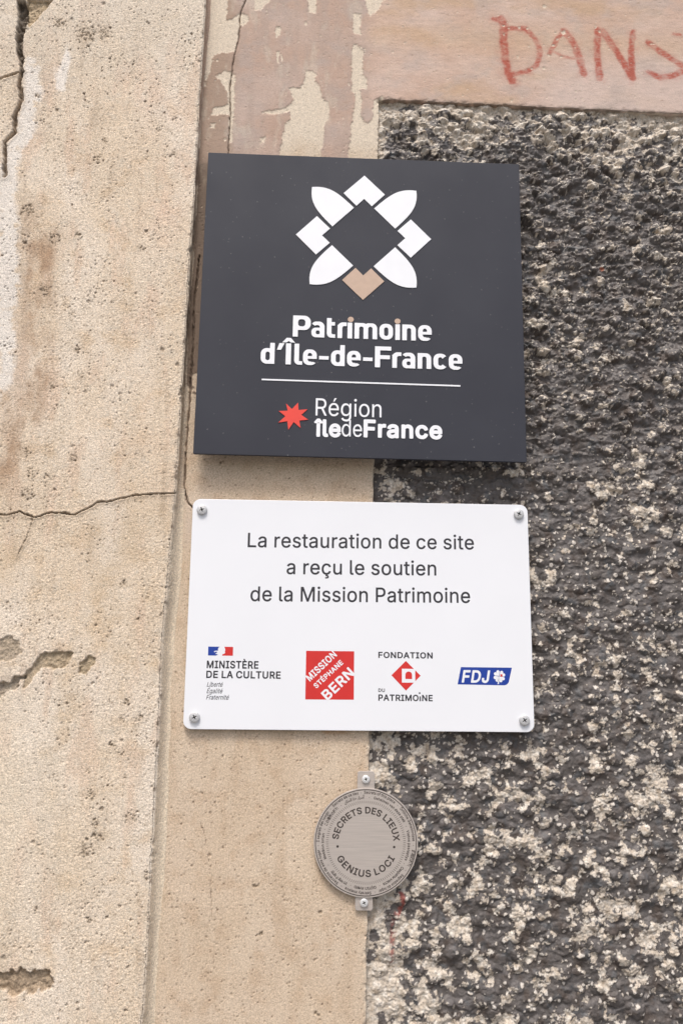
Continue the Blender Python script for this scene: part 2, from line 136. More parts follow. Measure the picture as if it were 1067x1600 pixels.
  'G': [534,[[220,-10,173,4,136,25,101,55,71,95,49,144,37,193,32,256,36,312,50,368,69,410,99,452,129,479,171,504,206,516,248,523,304,521,339,512,367,501,395,485,423,462,444,438,462,410,476,375,482,347,472,341,409,341,402,344,385,382,367,406,339,429,311,441,283,447,255,447,227,443,196,431,171,413,149,389,129,354,118,319,112,270,113,228,119,186,131,151,147,123,171,96,199,77,227,66,262,61,297,63,325,71,353,86,374,105,390,130,401,158,406,186,402,191,279,193,275,200,275,256,283,264,481,263,486,256,483,158,471,116,451,76,426,46,395,21,353,-1,311,-11,269,-15]]],
  'H': [530,[[58,-8,53,-3,52,4,52,508,55,515,121,517,130,515,133,508,135,297,381,298,384,305,384,508,387,514,394,517,461,515,465,508,464,-4,457,-8,394,-8,385,-3,384,214,384,221,380,224,142,224,133,221,132,-3,121,-8]]],
  'I': [314,[[29,-8,24,-3,23,4,24,60,29,65,36,65,106,65,110,74,110,438,106,443,28,445,23,452,23,508,26,515,274,515,277,508,277,452,274,445,197,444,191,438,191,74,192,67,197,65,274,63,277,53,276,-3,267,-8]]],
  'J': [410,[[143,-10,119,-3,91,11,66,31,49,53,35,81,28,109,25,172,31,180,103,179,106,172,107,123,113,102,127,81,150,65,171,59,199,59,220,64,243,81,256,102,263,137,264,508,269,516,339,516,344,508,344,144,341,109,334,81,311,39,289,18,262,1,234,-9,206,-14,171,-14]]],
  'K': [480,[[58,-8,53,-3,52,4,52,508,55,515,121,517,130,515,133,508,132,277,135,268,184,326,359,515,453,515,456,508,452,501,256,291,256,284,456,4,456,-3,450,-8,443,-8,373,-8,366,-5,198,231,134,165,132,-3,121,-8]]],
  'L': [406,[[58,-8,53,-3,52,4,52,508,58,516,128,516,133,508,133,67,366,63,369,53,369,4,366,-6,359,-8]]],
  'M': [642,[[58,-8,53,-3,52,4,52,508,55,515,157,515,286,186,310,116,317,106,346,193,471,514,478,517,572,515,576,508,575,-3,569,-8,562,-8,506,-8,497,-3,497,347,492,367,352,3,345,-7,338,-8,289,-8,279,-3,135,366,131,361,129,347,129,-3,121,-8]]],
  'N': [537,[[58,-8,53,-3,52,4,52,508,55,515,142,515,387,125,392,137,391,508,394,515,401,517,468,515,471,508,470,-3,464,-8,387,-8,380,-4,192,291,135,388,131,375,132,-3,121,-8]]],
  'O': [547,[[220,-10,174,4,136,25,97,60,68,102,49,144,36,200,32,256,36,312,50,368,70,410,100,452,131,480,171,504,213,518,262,523,311,520,360,505,402,481,437,448,464,410,483,368,497,312,501,256,496,193,484,144,462,95,437,60,402,28,360,3,318,-10,269,-15],[225,67,255,61,290,63,325,72,353,88,376,109,395,136,408,165,418,200,422,242,421,284,414,326,401,361,381,394,358,417,325,436,297,445,269,448,234,444,206,435,178,418,157,398,140,375,127,347,117,312,112,270,113,221,119,186,131,151,150,119,171,96,199,77]]],
  'P': [458,[[58,-8,53,-3,52,4,52,508,55,515,261,516,303,508,338,494,366,473,385,452,402,424,411,396,416,361,416,326,409,291,394,256,379,235,356,214,331,197,303,186,254,178,135,177,132,-3,121,-8],[133,256,142,250,247,251,275,256,303,270,324,293,336,333,334,375,327,396,317,412,295,431,261,442,135,443]]],
  'Q': [547,[[395,-53,353,1,304,-12,248,-14,199,-5,157,12,122,36,97,61,71,96,51,138,37,194,32,257,37,313,51,369,70,411,101,453,143,488,185,509,220,519,269,523,318,518,360,505,402,481,433,453,463,411,483,369,494,327,500,278,500,229,494,180,482,138,465,100,443,68,417,40,418,33,475,-44,475,-51,465,-56,402,-56],[222,68,269,61,297,64,304,68,241,152,237,159,241,166,318,165,367,101,381,115,396,138,409,166,416,194,422,236,421,285,414,327,401,362,381,394,357,418,325,436,297,445,269,448,234,444,206,435,178,418,157,398,141,376,127,348,117,313,112,271,112,229,117,194,128,159,143,129,164,103,192,81]]],
  'R': [462,[[58,-8,53,-3,52,4,52,508,55,515,261,516,303,509,341,494,377,466,401,431,414,389,417,340,410,298,394,261,372,235,329,207,328,200,435,4,435,-3,429,-8,422,-8,352,-8,346,-3,240,190,142,190,133,186,132,-3,121,-8],[133,270,135,264,142,263,254,264,283,270,309,284,327,305,337,340,334,382,321,410,297,431,268,441,233,444,135,443]]],
  'S': [460,[[176,-13,120,4,92,21,71,39,56,58,41,86,32,121,32,142,43,145,106,144,110,142,125,100,145,79,183,62,232,57,281,67,316,89,330,107,335,121,335,156,323,177,295,196,148,243,113,260,91,275,64,303,50,331,45,359,46,401,55,429,72,457,99,484,127,501,155,513,190,521,239,523,274,519,302,512,330,500,372,468,390,443,400,422,407,394,407,373,400,370,337,370,330,377,323,401,316,414,295,433,260,447,218,450,176,443,142,422,126,394,123,373,125,359,138,338,169,317,316,270,344,257,372,237,395,212,409,184,416,149,413,107,404,79,386,49,359,23,330,5,295,-8,253,-16,211,-17]]],
  'T': [462,[[190,-8,186,-3,185,4,183,442,29,444,24,452,24,508,27,515,421,515,425,508,425,452,421,445,274,444,267,443,265,438,264,-3,253,-8]]],
  'U': [531,[[212,-12,163,2,114,33,80,72,59,121,52,177,54,513,65,517,121,517,131,513,132,506,132,170,142,128,163,97,191,75,226,63,261,60,296,63,331,77,358,100,375,128,384,170,385,506,386,513,394,517,457,517,464,513,465,506,465,170,460,128,449,93,433,65,408,37,381,16,355,2,324,-8,289,-15,247,-16]]],
  'V': [493,[[203,-8,196,-2,11,501,9,508,11,515,84,517,91,512,203,200,238,91,245,94,386,508,392,516,468,515,471,508,469,501,285,-3,280,-8]]],
  'W': [700,[[154,-8,148,-3,146,4,10,501,9,508,11,515,84,516,91,508,189,121,196,114,301,515,385,515,490,113,497,123,595,508,602,517,674,515,677,508,676,501,537,-3,525,-8,455,-8,448,-3,343,392,238,-3,231,-8]]],
  'X': [488,[[16,-8,11,-3,11,4,189,263,25,501,21,508,25,515,109,515,198,385,233,329,240,323,275,380,369,515,451,515,454,508,450,501,285,263,458,11,463,4,463,-3,457,-8,450,-8,380,-8,375,-3,240,197,233,193,99,-3,93,-8]]],
  'Y': [485,[[203,-8,196,-3,195,4,195,207,12,501,9,508,11,515,91,517,98,513,238,285,272,347,376,515,460,515,463,508,459,501,276,207,275,-3,266,-8]]],
  'Z': [452,[[38,-7,34,4,36,53,304,445,38,444,32,452,32,508,35,515,402,515,405,508,404,459,133,67,402,65,407,60,408,53,406,-3,395,-8]]],
  'é': [417,[[172,-13,137,-3,102,17,74,43,53,72,38,107,30,142,26,184,30,233,38,268,53,303,74,333,101,359,130,377,165,388,200,392,235,390,270,381,298,368,326,346,347,320,363,289,373,254,378,219,379,170,375,162,368,161,109,161,105,156,106,149,116,114,130,91,149,72,172,61,200,55,235,56,263,66,284,83,298,107,305,113,368,98,372,93,372,86,360,58,344,37,321,16,298,3,270,-8,242,-14,207,-16],[106,233,116,229,291,229,299,233,289,268,270,297,242,316,207,322,172,317,144,301,121,275],[179,421,172,423,169,429,219,534,228,537,291,537,299,534,301,527,298,522,235,426,228,421]]],
  'è': [417,[[172,-13,137,-3,102,17,74,43,53,72,38,107,30,142,26,184,30,233,38,268,53,303,74,333,101,359,130,377,165,388,200,392,235,390,270,381,298,368,326,346,347,320,363,289,373,254,378,219,379,170,375,162,368,161,109,161,105,156,106,149,116,114,130,91,149,72,172,61,200,55,235,56,263,66,284,83,298,107,305,113,368,98,372,93,372,86,360,58,344,37,321,16,298,3,270,-8,242,-14,207,-16],[106,233,116,229,291,229,299,233,289,268,270,297,242,316,207,322,172,317,144,301,121,275],[179,421,172,426,109,522,106,527,109,535,179,537,188,534,238,429,235,423,228,421]]],
  'É': [432,[[58,-8,53,-3,52,4,52,508,55,515,377,515,380,508,380,452,373,444,135,443,135,295,359,293,363,284,363,235,363,228,359,222,352,221,135,221,133,74,135,65,380,63,383,53,382,-3,373,-8],[184,555,185,564,233,664,240,667,303,667,310,666,314,662,314,655,247,553,240,550,191,550]]],
  'È': [432,[[58,-8,53,-3,52,4,52,508,55,515,377,515,380,508,380,452,373,444,135,443,135,295,359,293,363,284,363,235,363,228,359,222,352,221,135,221,133,74,135,65,380,63,383,53,382,-3,373,-8],[191,551,121,655,121,662,128,667,198,666,204,662,252,557,247,551]]],
  'î': [180,[[49,-7,45,4,45,382,56,387,112,387,119,385,122,375,121,-3,112,-8],[-28,428,-34,438,-31,445,49,535,56,537,112,537,119,534,201,438,196,428,133,427,125,431,84,482,35,427]]],
  'Î': [314,[[29,-8,24,-3,23,4,24,60,29,65,36,65,106,65,110,74,110,438,106,443,28,445,23,452,23,508,26,515,274,515,277,508,277,452,274,445,197,444,191,438,191,74,192,67,197,65,274,63,277,53,276,-3,267,-8],[36,559,33,564,36,573,113,662,120,666,127,667,183,666,262,578,267,571,268,564,260,557,197,557,155,606,148,609,106,558,43,557]]],
  'ç': [409,[[165,-149,161,-139,162,-104,165,-101,228,-97,234,-90,233,-76,221,-71,178,-69,174,-62,179,-18,173,-13,137,-3,109,12,81,36,63,57,44,92,31,134,26,176,29,225,36,260,49,295,71,330,95,354,123,373,158,386,193,392,235,391,284,377,325,351,354,315,366,288,369,274,361,268,305,254,295,260,286,281,276,295,258,309,242,317,200,322,179,318,158,309,129,281,118,260,109,231,105,204,105,169,110,141,119,113,131,92,152,71,172,60,200,55,235,58,263,70,284,91,297,120,305,125,368,108,370,99,351,57,326,27,291,3,235,-16,233,-20,270,-32,282,-41,291,-55,296,-76,296,-97,284,-126,268,-139,242,-148,214,-151]]],
  'Ö': [547,[[220,-10,174,4,136,25,97,60,68,102,49,144,36,200,32,256,36,312,50,368,70,410,100,452,131,480,171,504,213,518,262,523,311,520,360,505,402,481,437,448,464,410,483,368,497,312,501,256,496,193,484,144,462,95,437,60,402,28,360,3,318,-10,269,-15],[225,67,255,61,290,63,325,72,353,88,376,109,395,136,408,165,418,200,422,242,421,284,414,326,401,361,381,394,358,417,325,436,297,445,269,448,234,444,206,435,178,418,157,398,140,375,127,347,117,312,112,270,113,221,119,186,131,151,150,119,171,96,199,77],[171,571,157,583,149,599,147,620,152,634,162,648,178,658,199,661,220,654,234,641,242,627,244,613,239,592,229,578,213,567,192,564],[318,569,304,579,292,599,291,620,295,634,306,648,325,659,339,661,360,656,374,646,385,627,387,606,383,592,372,578,353,566,332,565]]],
  'ı': [180,[[50,-8,46,-3,45,4,45,382,50,387,113,387,120,383,122,375,121,-3,113,-8]]],
  'â': [403,[[126,-13,98,-5,71,9,55,23,39,44,27,72,23,100,24,128,32,156,56,188,98,211,140,222,259,241,266,247,267,254,264,282,258,296,244,310,224,319,203,323,175,321,147,312,126,298,105,268,98,266,42,283,33,289,34,296,49,324,66,345,91,365,119,379,154,389,189,392,224,390,259,382,292,366,315,345,333,317,341,289,345,247,343,-5,336,-8,273,-7,268,2,266,28,238,4,203,-12,168,-16],[138,58,161,54,196,56,223,65,242,79,258,100,266,121,266,174,154,156,126,146,112,137,105,128,101,114,103,86,119,67],[77,428,72,436,74,443,154,534,161,537,217,537,224,535,301,447,307,436,301,428,238,427,231,431,189,482,144,429]]],
  '’': [190,[[49,311,45,315,44,322,74,511,84,517,154,516,159,511,158,504,105,315,98,310]]],
  '.': [201,[[75,-9,55,6,46,20,42,41,46,62,55,76,75,91,96,95,117,90,136,76,145,62,149,41,145,20,136,6,117,-8,96,-12]]],
  '-': [467,[[112,180,107,184,106,191,106,240,107,247,112,252,336,252,344,247,344,184,336,180]]],
  ' ': [187,[]],
 },
 'ring': {
  'a': [429,[[124,-29,66,-7,25,35,7,98,16,161,40,195,68,215,124,235,243,252,251,259,248,280,222,303,173,305,138,287,110,252,96,250,26,272,19,301,54,356,110,393,180,408,257,399,320,363,355,301,360,-7,341,-24,271,-23,250,-8,194,-30],[159,70,201,73,229,89,249,119,251,154,159,141,124,126,116,112,119,91,131,78]]],
  'c': [435,[[170,-29,93,4,40,63,14,140,14,238,42,315,93,372,163,404,247,405,303,385,345,354,375,308,383,266,366,253,303,238,286,245,267,280,240,300,205,306,170,298,142,271,124,224,121,168,134,119,163,83,198,71,226,72,254,83,287,133,303,141,373,124,387,98,359,39,310,-5,247,-29]]],
  'd': [464,[[156,-28,115,-14,79,11,51,42,29,84,15,133,10,189,15,245,29,294,72,359,135,398,219,407,282,383,289,518,310,533,380,531,396,511,395,-7,373,-24,310,-24,289,-3,233,-29],[172,77,205,71,240,79,268,105,282,140,288,196,278,252,256,287,226,303,191,305,162,294,137,266,125,231,120,182,128,133,146,98]]],
  'e': [443,[[170,-29,98,0,44,57,14,140,13,231,38,308,91,371,156,403,233,407,303,383,360,329,389,259,394,161,373,145,128,145,131,119,156,87,198,71,254,79,289,122,303,129,375,112,388,98,388,84,359,30,310,-9,247,-30],[127,245,275,245,278,252,247,295,198,306,152,287]]],
  'f': [293,[[72,-22,57,2,57,296,51,303,2,304,-12,312,-16,387,2,403,56,408,67,485,112,534,170,553,240,547,266,527,248,457,233,445,177,447,166,429,170,403,233,403,247,394,252,331,240,306,170,303,166,296,165,-5,149,-23]]],
  'g': [465,[[156,-170,107,-154,66,-128,30,-81,30,-57,100,-17,118,-23,163,-66,233,-71,275,-49,287,-2,282,5,219,-18,156,-15,102,5,60,40,29,89,13,145,12,222,28,292,72,358,142,401,226,406,289,381,310,403,380,402,394,390,396,376,396,-9,386,-72,355,-121,304,-156,233,-173],[172,89,205,83,240,89,266,110,283,145,288,201,280,250,259,285,226,304,191,305,163,294,140,271,125,236,120,187,128,141,144,110]]],
  'h': [450,[[41,-21,29,2,29,513,48,532,118,532,137,513,139,384,202,407,272,403,328,375,363,331,381,254,380,-5,371,-19,356,-24,293,-24,276,-12,269,261,244,297,202,305,161,289,141,254,134,-12,118,-24]]],
  'i': [206,[[44,-22,29,2,30,387,51,403,121,402,138,380,137,-5,121,-23],[65,421,39,436,23,457,21,506,35,527,58,543,107,544,143,513,147,464,135,442,114,426]]],
  'j': [206,[[-21,-164,-33,-148,-32,-78,-21,-66,21,-58,28,-36,29,384,49,403,119,403,133,394,138,377,133,-71,116,-113,80,-148,35,-164],[84,419,56,425,35,439,17,482,35,527,56,542,84,548,112,542,133,527,150,482,133,440,112,425]]],
  'k': [420,[[41,-21,29,2,29,513,48,532,118,532,137,513,139,265,272,400,363,403,383,387,377,362,235,212,390,16,395,-5,377,-23,280,-19,153,140,138,128,134,-12,118,-24]]],
  'l': [229,[[104,-23,54,6,37,34,29,69,29,510,34,524,48,532,118,532,136,517,139,83,145,76,174,78,188,70,204,6,202,-8,188,-20]]],
  'm': [649,[[41,-21,29,2,29,380,41,400,118,402,139,385,188,407,244,408,286,392,321,361,380,401,454,409,510,392,552,355,572,317,581,268,581,2,571,-19,496,-24,475,-12,471,268,455,296,419,306,381,296,360,261,356,-12,335,-24,272,-24,258,-18,250,2,250,268,234,296,202,306,164,296,140,261,134,-12,118,-24]]],
  'n': [449,[[41,-21,29,2,33,394,48,403,111,403,139,382,181,402,237,408,281,401,321,380,363,331,379,275,378,-12,356,-24,293,-24,276,-12,269,261,246,296,209,305,167,293,141,254,134,-12,118,-24]]],
  'o': [455,[[170,-29,93,4,40,63,14,140,14,238,42,315,93,372,163,404,247,405,324,372,373,315,402,231,401,140,375,63,324,5,254,-27],[172,77,212,71,247,79,274,105,289,140,295,196,286,245,267,280,233,303,198,305,164,294,142,271,127,238,120,189,126,140,142,105]]],
  'p': [464,[[41,-164,29,-141,32,391,48,403,111,403,127,398,139,380,181,402,230,408,307,391,368,342,405,265,413,160,391,74,348,13,279,-26,202,-30,139,-5,134,-155,118,-166],[191,76,230,71,258,80,282,104,300,146,304,202,293,253,272,286,237,304,202,304,174,292,152,265,140,230,137,181,145,132,163,97]]],
  'r': [299,[[41,-21,29,2,30,387,48,403,118,402,139,387,188,407,251,406,267,387,264,310,244,298,202,302,174,295,153,280,139,254,134,-12,118,-24]]],
  's': [404,[[136,-28,87,-12,44,21,17,70,12,91,17,109,101,129,136,81,185,70,234,84,243,98,242,112,220,128,108,158,59,188,28,238,26,301,52,354,101,390,164,407,234,404,283,384,318,354,346,301,341,273,262,254,221,301,185,308,141,294,133,280,135,266,164,250,269,222,314,196,339,168,351,140,352,77,325,25,276,-12,206,-31]]],
  't': [267,[[128,-24,83,-3,51,39,41,81,41,298,-5,306,-17,326,-15,389,2,403,37,403,43,480,65,495,128,495,142,489,150,473,155,403,212,402,228,382,223,312,205,303,150,298,150,95,156,76,205,77,219,70,237,-3,226,-18,205,-25]]],
  'u': [450,[[146,-26,111,-14,76,10,49,45,35,80,29,136,30,388,55,403,118,403,136,388,140,122,160,86,202,74,244,87,270,129,274,388,293,403,370,399,381,381,379,-11,363,-23,293,-23,272,-2,216,-26]]],
  'v': [429,[[153,-22,139,-5,-3,366,-2,394,20,403,90,403,104,394,195,145,286,394,307,403,384,400,395,373,247,-12,230,-24]]],
  'y': [429,[[55,-166,34,-158,24,-144,41,-74,55,-63,97,-66,111,-60,136,-4,-4,367,-5,388,13,403,83,403,102,395,195,145,286,393,307,403,384,400,394,388,393,367,210,-102,181,-137,146,-159,104,-169]]],
  'z': [420,[[30,-21,18,-5,21,58,205,296,37,301,24,324,29,394,51,403,345,400,356,380,352,317,176,86,352,76,363,58,359,-12,338,-24]]],
  'G': [560,[[225,-27,169,-12,127,11,85,49,57,88,35,135,21,191,21,317,35,373,57,421,119,492,197,531,246,539,302,537,379,513,437,471,484,401,496,338,477,325,400,326,358,392,323,420,267,432,204,417,157,373,132,310,129,226,150,149,190,102,239,80,309,82,358,111,379,142,386,173,281,175,260,191,259,261,281,280,491,276,502,254,500,163,472,79,442,39,407,9,323,-26]]],
  'I': [340,[[20,-21,7,2,12,72,27,81,94,86,94,422,90,427,27,428,13,436,7,450,10,520,34,533,279,531,293,513,293,450,287,436,207,422,207,86,272,81,288,72,290,-12,272,-24]]],
  'M': [668,[[49,-21,36,2,36,506,44,527,63,533,154,533,173,520,315,153,455,520,476,533,567,533,584,527,592,506,592,2,582,-19,504,-24,481,-5,476,276,362,-12,343,-24,287,-24,266,-12,147,284,145,-5,126,-24]]],
  'S': [486,[[174,-29,104,-6,53,35,20,98,14,140,20,152,34,160,111,160,125,149,136,112,153,93,181,79,223,73,265,78,300,96,320,126,319,154,286,183,146,226,76,266,51,294,34,329,31,406,61,469,118,515,188,537,279,535,343,511,391,470,420,413,420,364,405,354,328,356,293,414,265,429,223,434,188,430,156,413,142,392,141,364,174,332,321,286,384,248,425,189,432,147,429,105,400,42,342,-7,265,-30]]],
  'V': [519,[[194,-22,180,-5,-5,499,-5,520,19,533,89,532,106,520,243,142,373,520,390,532,474,530,484,520,485,499,298,-12,278,-24]]],
  'Ö': [573,[[218,-26,169,-12,127,12,90,44,57,89,35,135,21,191,21,317,54,415,113,486,197,530,246,539,302,537,351,526,400,502,445,464,476,422,498,373,512,317,512,191,477,89,449,50,412,16,365,-12,323,-25,267,-31],[245,79,309,83,358,113,390,163,405,226,401,310,379,368,337,412,281,431,225,425,176,395,143,345,129,282,133,198,154,142,192,100],[169,554,135,590,136,639,152,660,176,674,225,670,257,632,252,583,218,552],[316,552,292,569,279,590,280,639,316,673,365,671,398,639,399,590,365,554]]],
  'ı': [206,[[41,-21,29,2,30,387,48,403,118,403,132,394,138,380,137,-5,118,-24]]],
  'â': [429,[[124,-29,66,-7,25,35,7,98,16,161,40,195,68,215,124,235,243,252,251,259,248,280,222,303,173,305,138,287,110,252,96,250,26,272,19,301,54,356,110,393,180,408,257,400,320,363,355,301,360,-7,341,-24,271,-23,250,-8,194,-30],[159,70,201,73,229,89,249,119,251,154,159,141,124,126,116,112,119,91,131,78],[75,412,57,427,58,448,143,546,159,553,229,551,323,441,320,425,306,412,236,410,187,455,145,411]]],
  ' ': [187,[]],
 },
 'bold': {
  ' ': [187,[]],
  'M': [668,[[48,-22,39,-13,35,1,35,505,37,519,42,526,62,534,153,534,170,526,314,159,458,526,468,532,482,534,573,533,586,526,591,519,593,505,593,1,587,-16,573,-25,503,-25,489,-19,480,-6,479,253,475,271,366,-6,356,-20,342,-25,286,-25,272,-20,265,-13,153,268,147,253,146,-6,139,-18,125,-25,62,-25]]],
  'C': [550,[[224,-28,168,-12,126,11,84,49,56,88,35,134,20,190,15,253,20,316,34,372,56,420,84,459,119,492,161,518,203,533,252,540,308,538,350,527,385,512,418,491,440,470,463,442,483,404,497,356,495,337,490,330,476,323,399,325,386,337,374,372,357,395,336,413,308,425,280,430,252,430,224,424,203,415,175,393,158,372,143,344,133,309,129,267,130,225,136,190,148,155,168,123,196,98,231,83,266,78,311,85,349,106,368,127,385,169,399,184,483,183,497,169,497,155,486,113,465,71,437,36,403,8,364,-13,322,-26,273,-32]]],
  'ı': [206,[[40,-22,32,-13,28,1,28,386,33,395,47,404,117,404,131,397,139,379,138,-6,131,-18,117,-25,54,-25]]],
  'E': [458,[[48,-22,39,-13,35,1,37,519,48,530,62,534,370,534,384,531,395,519,398,505,397,449,391,435,384,429,370,427,160,427,153,426,150,421,150,316,153,311,356,311,375,302,380,281,380,225,372,211,363,205,152,204,150,197,150,92,153,82,384,80,391,77,399,64,400,1,396,-13,389,-20,377,-25,62,-25]]],
  'S': [486,[[173,-30,138,-21,103,-6,75,12,53,34,34,62,20,97,13,139,19,153,26,158,40,162,114,160,124,152,134,118,152,95,180,81,222,74,264,79,299,96,312,111,319,125,319,153,306,169,285,182,145,226,107,244,76,265,50,293,33,328,27,363,30,405,41,440,59,468,86,496,117,515,152,530,187,538,236,540,278,536,313,526,341,513,369,494,390,473,408,447,421,412,426,377,420,363,404,353,327,355,318,363,306,398,292,414,264,428,222,433,187,428,156,412,142,391,142,363,152,348,173,334,320,287,355,270,383,250,408,223,426,188,433,146,430,104,418,69,401,41,376,14,341,-9,306,-23,264,-31,222,-34]]],
  'J': [436,[[147,-29,112,-19,84,-5,56,17,35,43,21,71,11,106,8,148,10,183,15,190,28,197,105,197,121,183,125,120,140,92,161,79,182,75,210,79,230,92,242,113,247,141,247,512,254,526,266,533,343,533,357,523,361,505,361,141,358,106,349,71,335,43,322,26,301,6,273,-12,245,-23,217,-30,182,-32]]],
  'I': [340,[[19,-22,10,-13,6,1,6,57,10,71,26,81,89,82,92,85,93,421,89,426,26,427,13,435,6,449,8,519,19,530,33,534,278,532,288,526,294,512,294,449,292,441,278,428,215,427,208,421,208,85,215,82,271,82,283,78,290,71,294,57,294,1,292,-11,285,-20,271,-25,33,-25]]],
  'A': [519,[[4,-22,-8,-6,-7,8,178,519,186,528,200,534,284,532,299,519,484,15,488,1,484,-13,477,-20,466,-25,396,-25,381,-20,371,-6,326,116,158,117,151,113,109,-6,102,-18,88,-25,18,-25],[192,225,286,225,286,232,242,359,235,358]]],
  'H': [556,[[48,-22,39,-13,35,1,35,505,41,524,55,533,125,534,139,529,148,519,150,323,153,314,363,314,367,323,369,519,377,528,391,534,461,533,475,526,480,519,482,505,482,1,478,-13,468,-22,454,-25,391,-25,378,-20,371,-13,367,1,367,197,367,204,363,207,153,207,150,204,150,1,146,-13,139,-21,125,-25,62,-25]]],
  'T': [488,[[180,-22,172,-13,168,1,166,425,33,427,19,430,12,436,7,449,9,519,19,530,33,534,425,532,435,526,442,512,442,449,432,432,418,427,285,426,282,421,281,-6,271,-20,257,-25,194,-25]]],
  'N': [563,[[48,-22,39,-13,35,1,35,505,41,524,48,530,62,534,139,534,155,526,370,188,374,197,376,519,384,529,398,534,468,533,482,526,486,519,488,505,488,1,484,-13,475,-22,461,-25,384,-25,370,-18,153,323,150,316,149,-6,139,-20,132,-24,62,-25]]],
  'D': [542,[[48,-22,39,-13,35,1,35,505,41,524,48,530,62,534,265,532,321,520,377,493,413,463,446,421,469,372,482,316,487,253,480,183,464,127,440,80,412,46,377,17,342,-2,300,-16,258,-23,223,-25,62,-25],[150,85,153,82,230,82,286,93,307,103,328,120,346,141,357,162,370,204,374,239,373,281,366,323,356,351,339,379,317,400,293,414,265,422,237,426,160,427,153,426,150,421]]],
  'O': [573,[[224,-28,168,-12,126,11,90,43,56,89,32,141,20,190,15,253,20,316,34,372,53,414,77,451,112,487,154,514,196,531,245,540,301,538,350,527,399,503,440,470,476,423,500,372,514,316,518,253,514,197,501,141,480,92,448,47,413,15,371,-10,322,-26,273,-32],[224,85,259,78,287,79,315,87,336,97,357,114,374,134,389,162,400,197,405,239,404,281,397,323,387,351,371,379,350,401,322,419,294,428,266,431,238,428,210,418,189,405,168,386,154,365,141,337,133,309,129,267,130,225,136,190,145,162,160,134,178,113,196,98]]],
  'R': [488,[[48,-22,39,-13,35,1,37,519,48,530,62,534,251,533,307,525,356,505,390,477,414,442,429,400,434,351,428,302,412,260,386,225,349,197,448,15,453,1,449,-13,433,-25,356,-25,342,-22,332,-13,234,169,230,173,160,173,153,172,150,169,150,1,146,-13,139,-21,125,-25,62,-25],[152,281,258,281,279,286,300,298,313,316,320,344,317,379,307,401,286,417,258,425,153,427,150,421]]],
  'G': [560,[[224,-28,168,-13,126,11,84,48,56,88,34,134,20,190,15,253,20,316,33,372,52,414,77,452,112,488,154,515,196,531,245,540,301,538,343,529,378,515,413,493,440,470,462,442,483,405,498,358,497,339,490,329,476,324,399,325,386,337,375,365,357,392,341,407,322,419,294,428,266,431,231,426,203,415,181,400,158,372,143,344,133,309,129,267,130,225,137,183,152,148,168,124,189,104,217,88,245,80,280,78,308,83,336,95,357,112,377,141,385,162,385,172,280,174,266,181,260,190,258,260,265,274,280,281,476,281,490,278,497,272,503,260,500,162,491,120,472,78,447,43,413,12,371,-12,329,-25,280,-32]]],
  'U': [557,[[209,-29,153,-12,104,19,71,55,46,104,38,139,35,174,37,517,48,530,62,534,132,533,144,524,148,517,149,174,154,146,167,118,195,92,223,81,265,77,300,82,330,97,350,118,365,153,369,517,377,528,391,534,468,531,477,524,482,510,482,174,479,132,466,90,447,56,426,31,398,7,363,-13,335,-23,293,-31,244,-33]]],
  'X': [514,[[6,-22,-6,-6,-2,15,169,260,7,498,5,512,11,526,27,534,104,534,118,530,237,356,356,526,363,531,377,534,447,534,461,529,471,512,469,498,308,267,308,260,476,15,481,1,475,-16,468,-22,454,-25,384,-25,368,-20,237,167,106,-20,90,-25,20,-25]]],
  'È': [458,[[48,-22,39,-13,35,1,35,512,42,526,55,533,174,535,177,540,107,645,104,666,111,676,125,683,202,683,217,673,267,568,269,554,261,540,265,535,272,534,370,534,384,531,391,526,397,512,397,449,391,435,377,427,153,426,150,421,150,316,153,311,160,311,363,310,375,302,380,288,380,225,372,211,356,204,152,204,150,197,150,85,153,82,384,80,391,77,399,64,399,-6,391,-20,377,-25,62,-25]]],
  'P': [484,[[48,-22,39,-13,35,1,37,519,48,530,62,534,251,533,300,526,342,511,370,492,393,470,412,442,426,407,433,365,432,323,425,288,411,253,398,231,377,208,349,188,321,174,265,162,153,160,150,155,150,1,146,-13,139,-21,125,-25,62,-25],[150,274,153,268,160,267,244,268,272,272,293,283,309,302,319,337,317,372,305,400,286,416,258,425,153,427,150,421]]],
  'B': [496,[[48,-22,39,-13,35,1,37,519,48,530,62,534,244,534,293,529,343,512,370,493,393,470,409,442,420,407,423,365,417,330,405,301,377,267,402,246,419,225,433,197,439,176,443,148,441,113,435,85,423,57,402,29,377,7,342,-10,307,-20,244,-25,62,-25],[150,85,153,82,258,82,300,90,314,99,328,120,330,141,326,162,307,187,279,202,251,206,153,206,150,197],[150,316,153,311,160,310,244,311,279,319,293,330,307,351,311,379,304,400,286,418,265,425,153,426,150,421]]],
  'F': [450,[[48,-22,39,-13,35,1,37,519,48,530,62,534,370,534,384,529,394,512,394,449,387,435,377,428,160,427,153,426,150,421,150,309,153,304,356,301,365,295,371,281,369,211,363,202,349,196,153,196,150,190,150,1,146,-13,139,-21,125,-25,62,-25]]],
  'É': [458,[[48,-22,39,-13,35,1,37,519,42,526,55,533,167,534,174,538,166,554,168,568,223,678,237,684,314,683,328,672,331,652,258,539,265,534,370,534,384,531,391,526,397,512,395,442,391,435,377,427,153,426,150,421,150,316,153,311,160,311,363,310,375,302,380,288,380,225,372,211,356,204,152,204,150,197,150,85,153,82,384,80,391,77,399,64,399,-6,391,-20,377,-25,62,-25]]],
  'L': [432,[[48,-22,39,-13,35,1,35,512,42,526,55,533,125,534,143,526,149,512,150,85,153,82,370,80,377,77,385,64,385,-6,377,-20,363,-25,62,-25]]],
 },
 'heavy': {
  ' ': [187,[]],
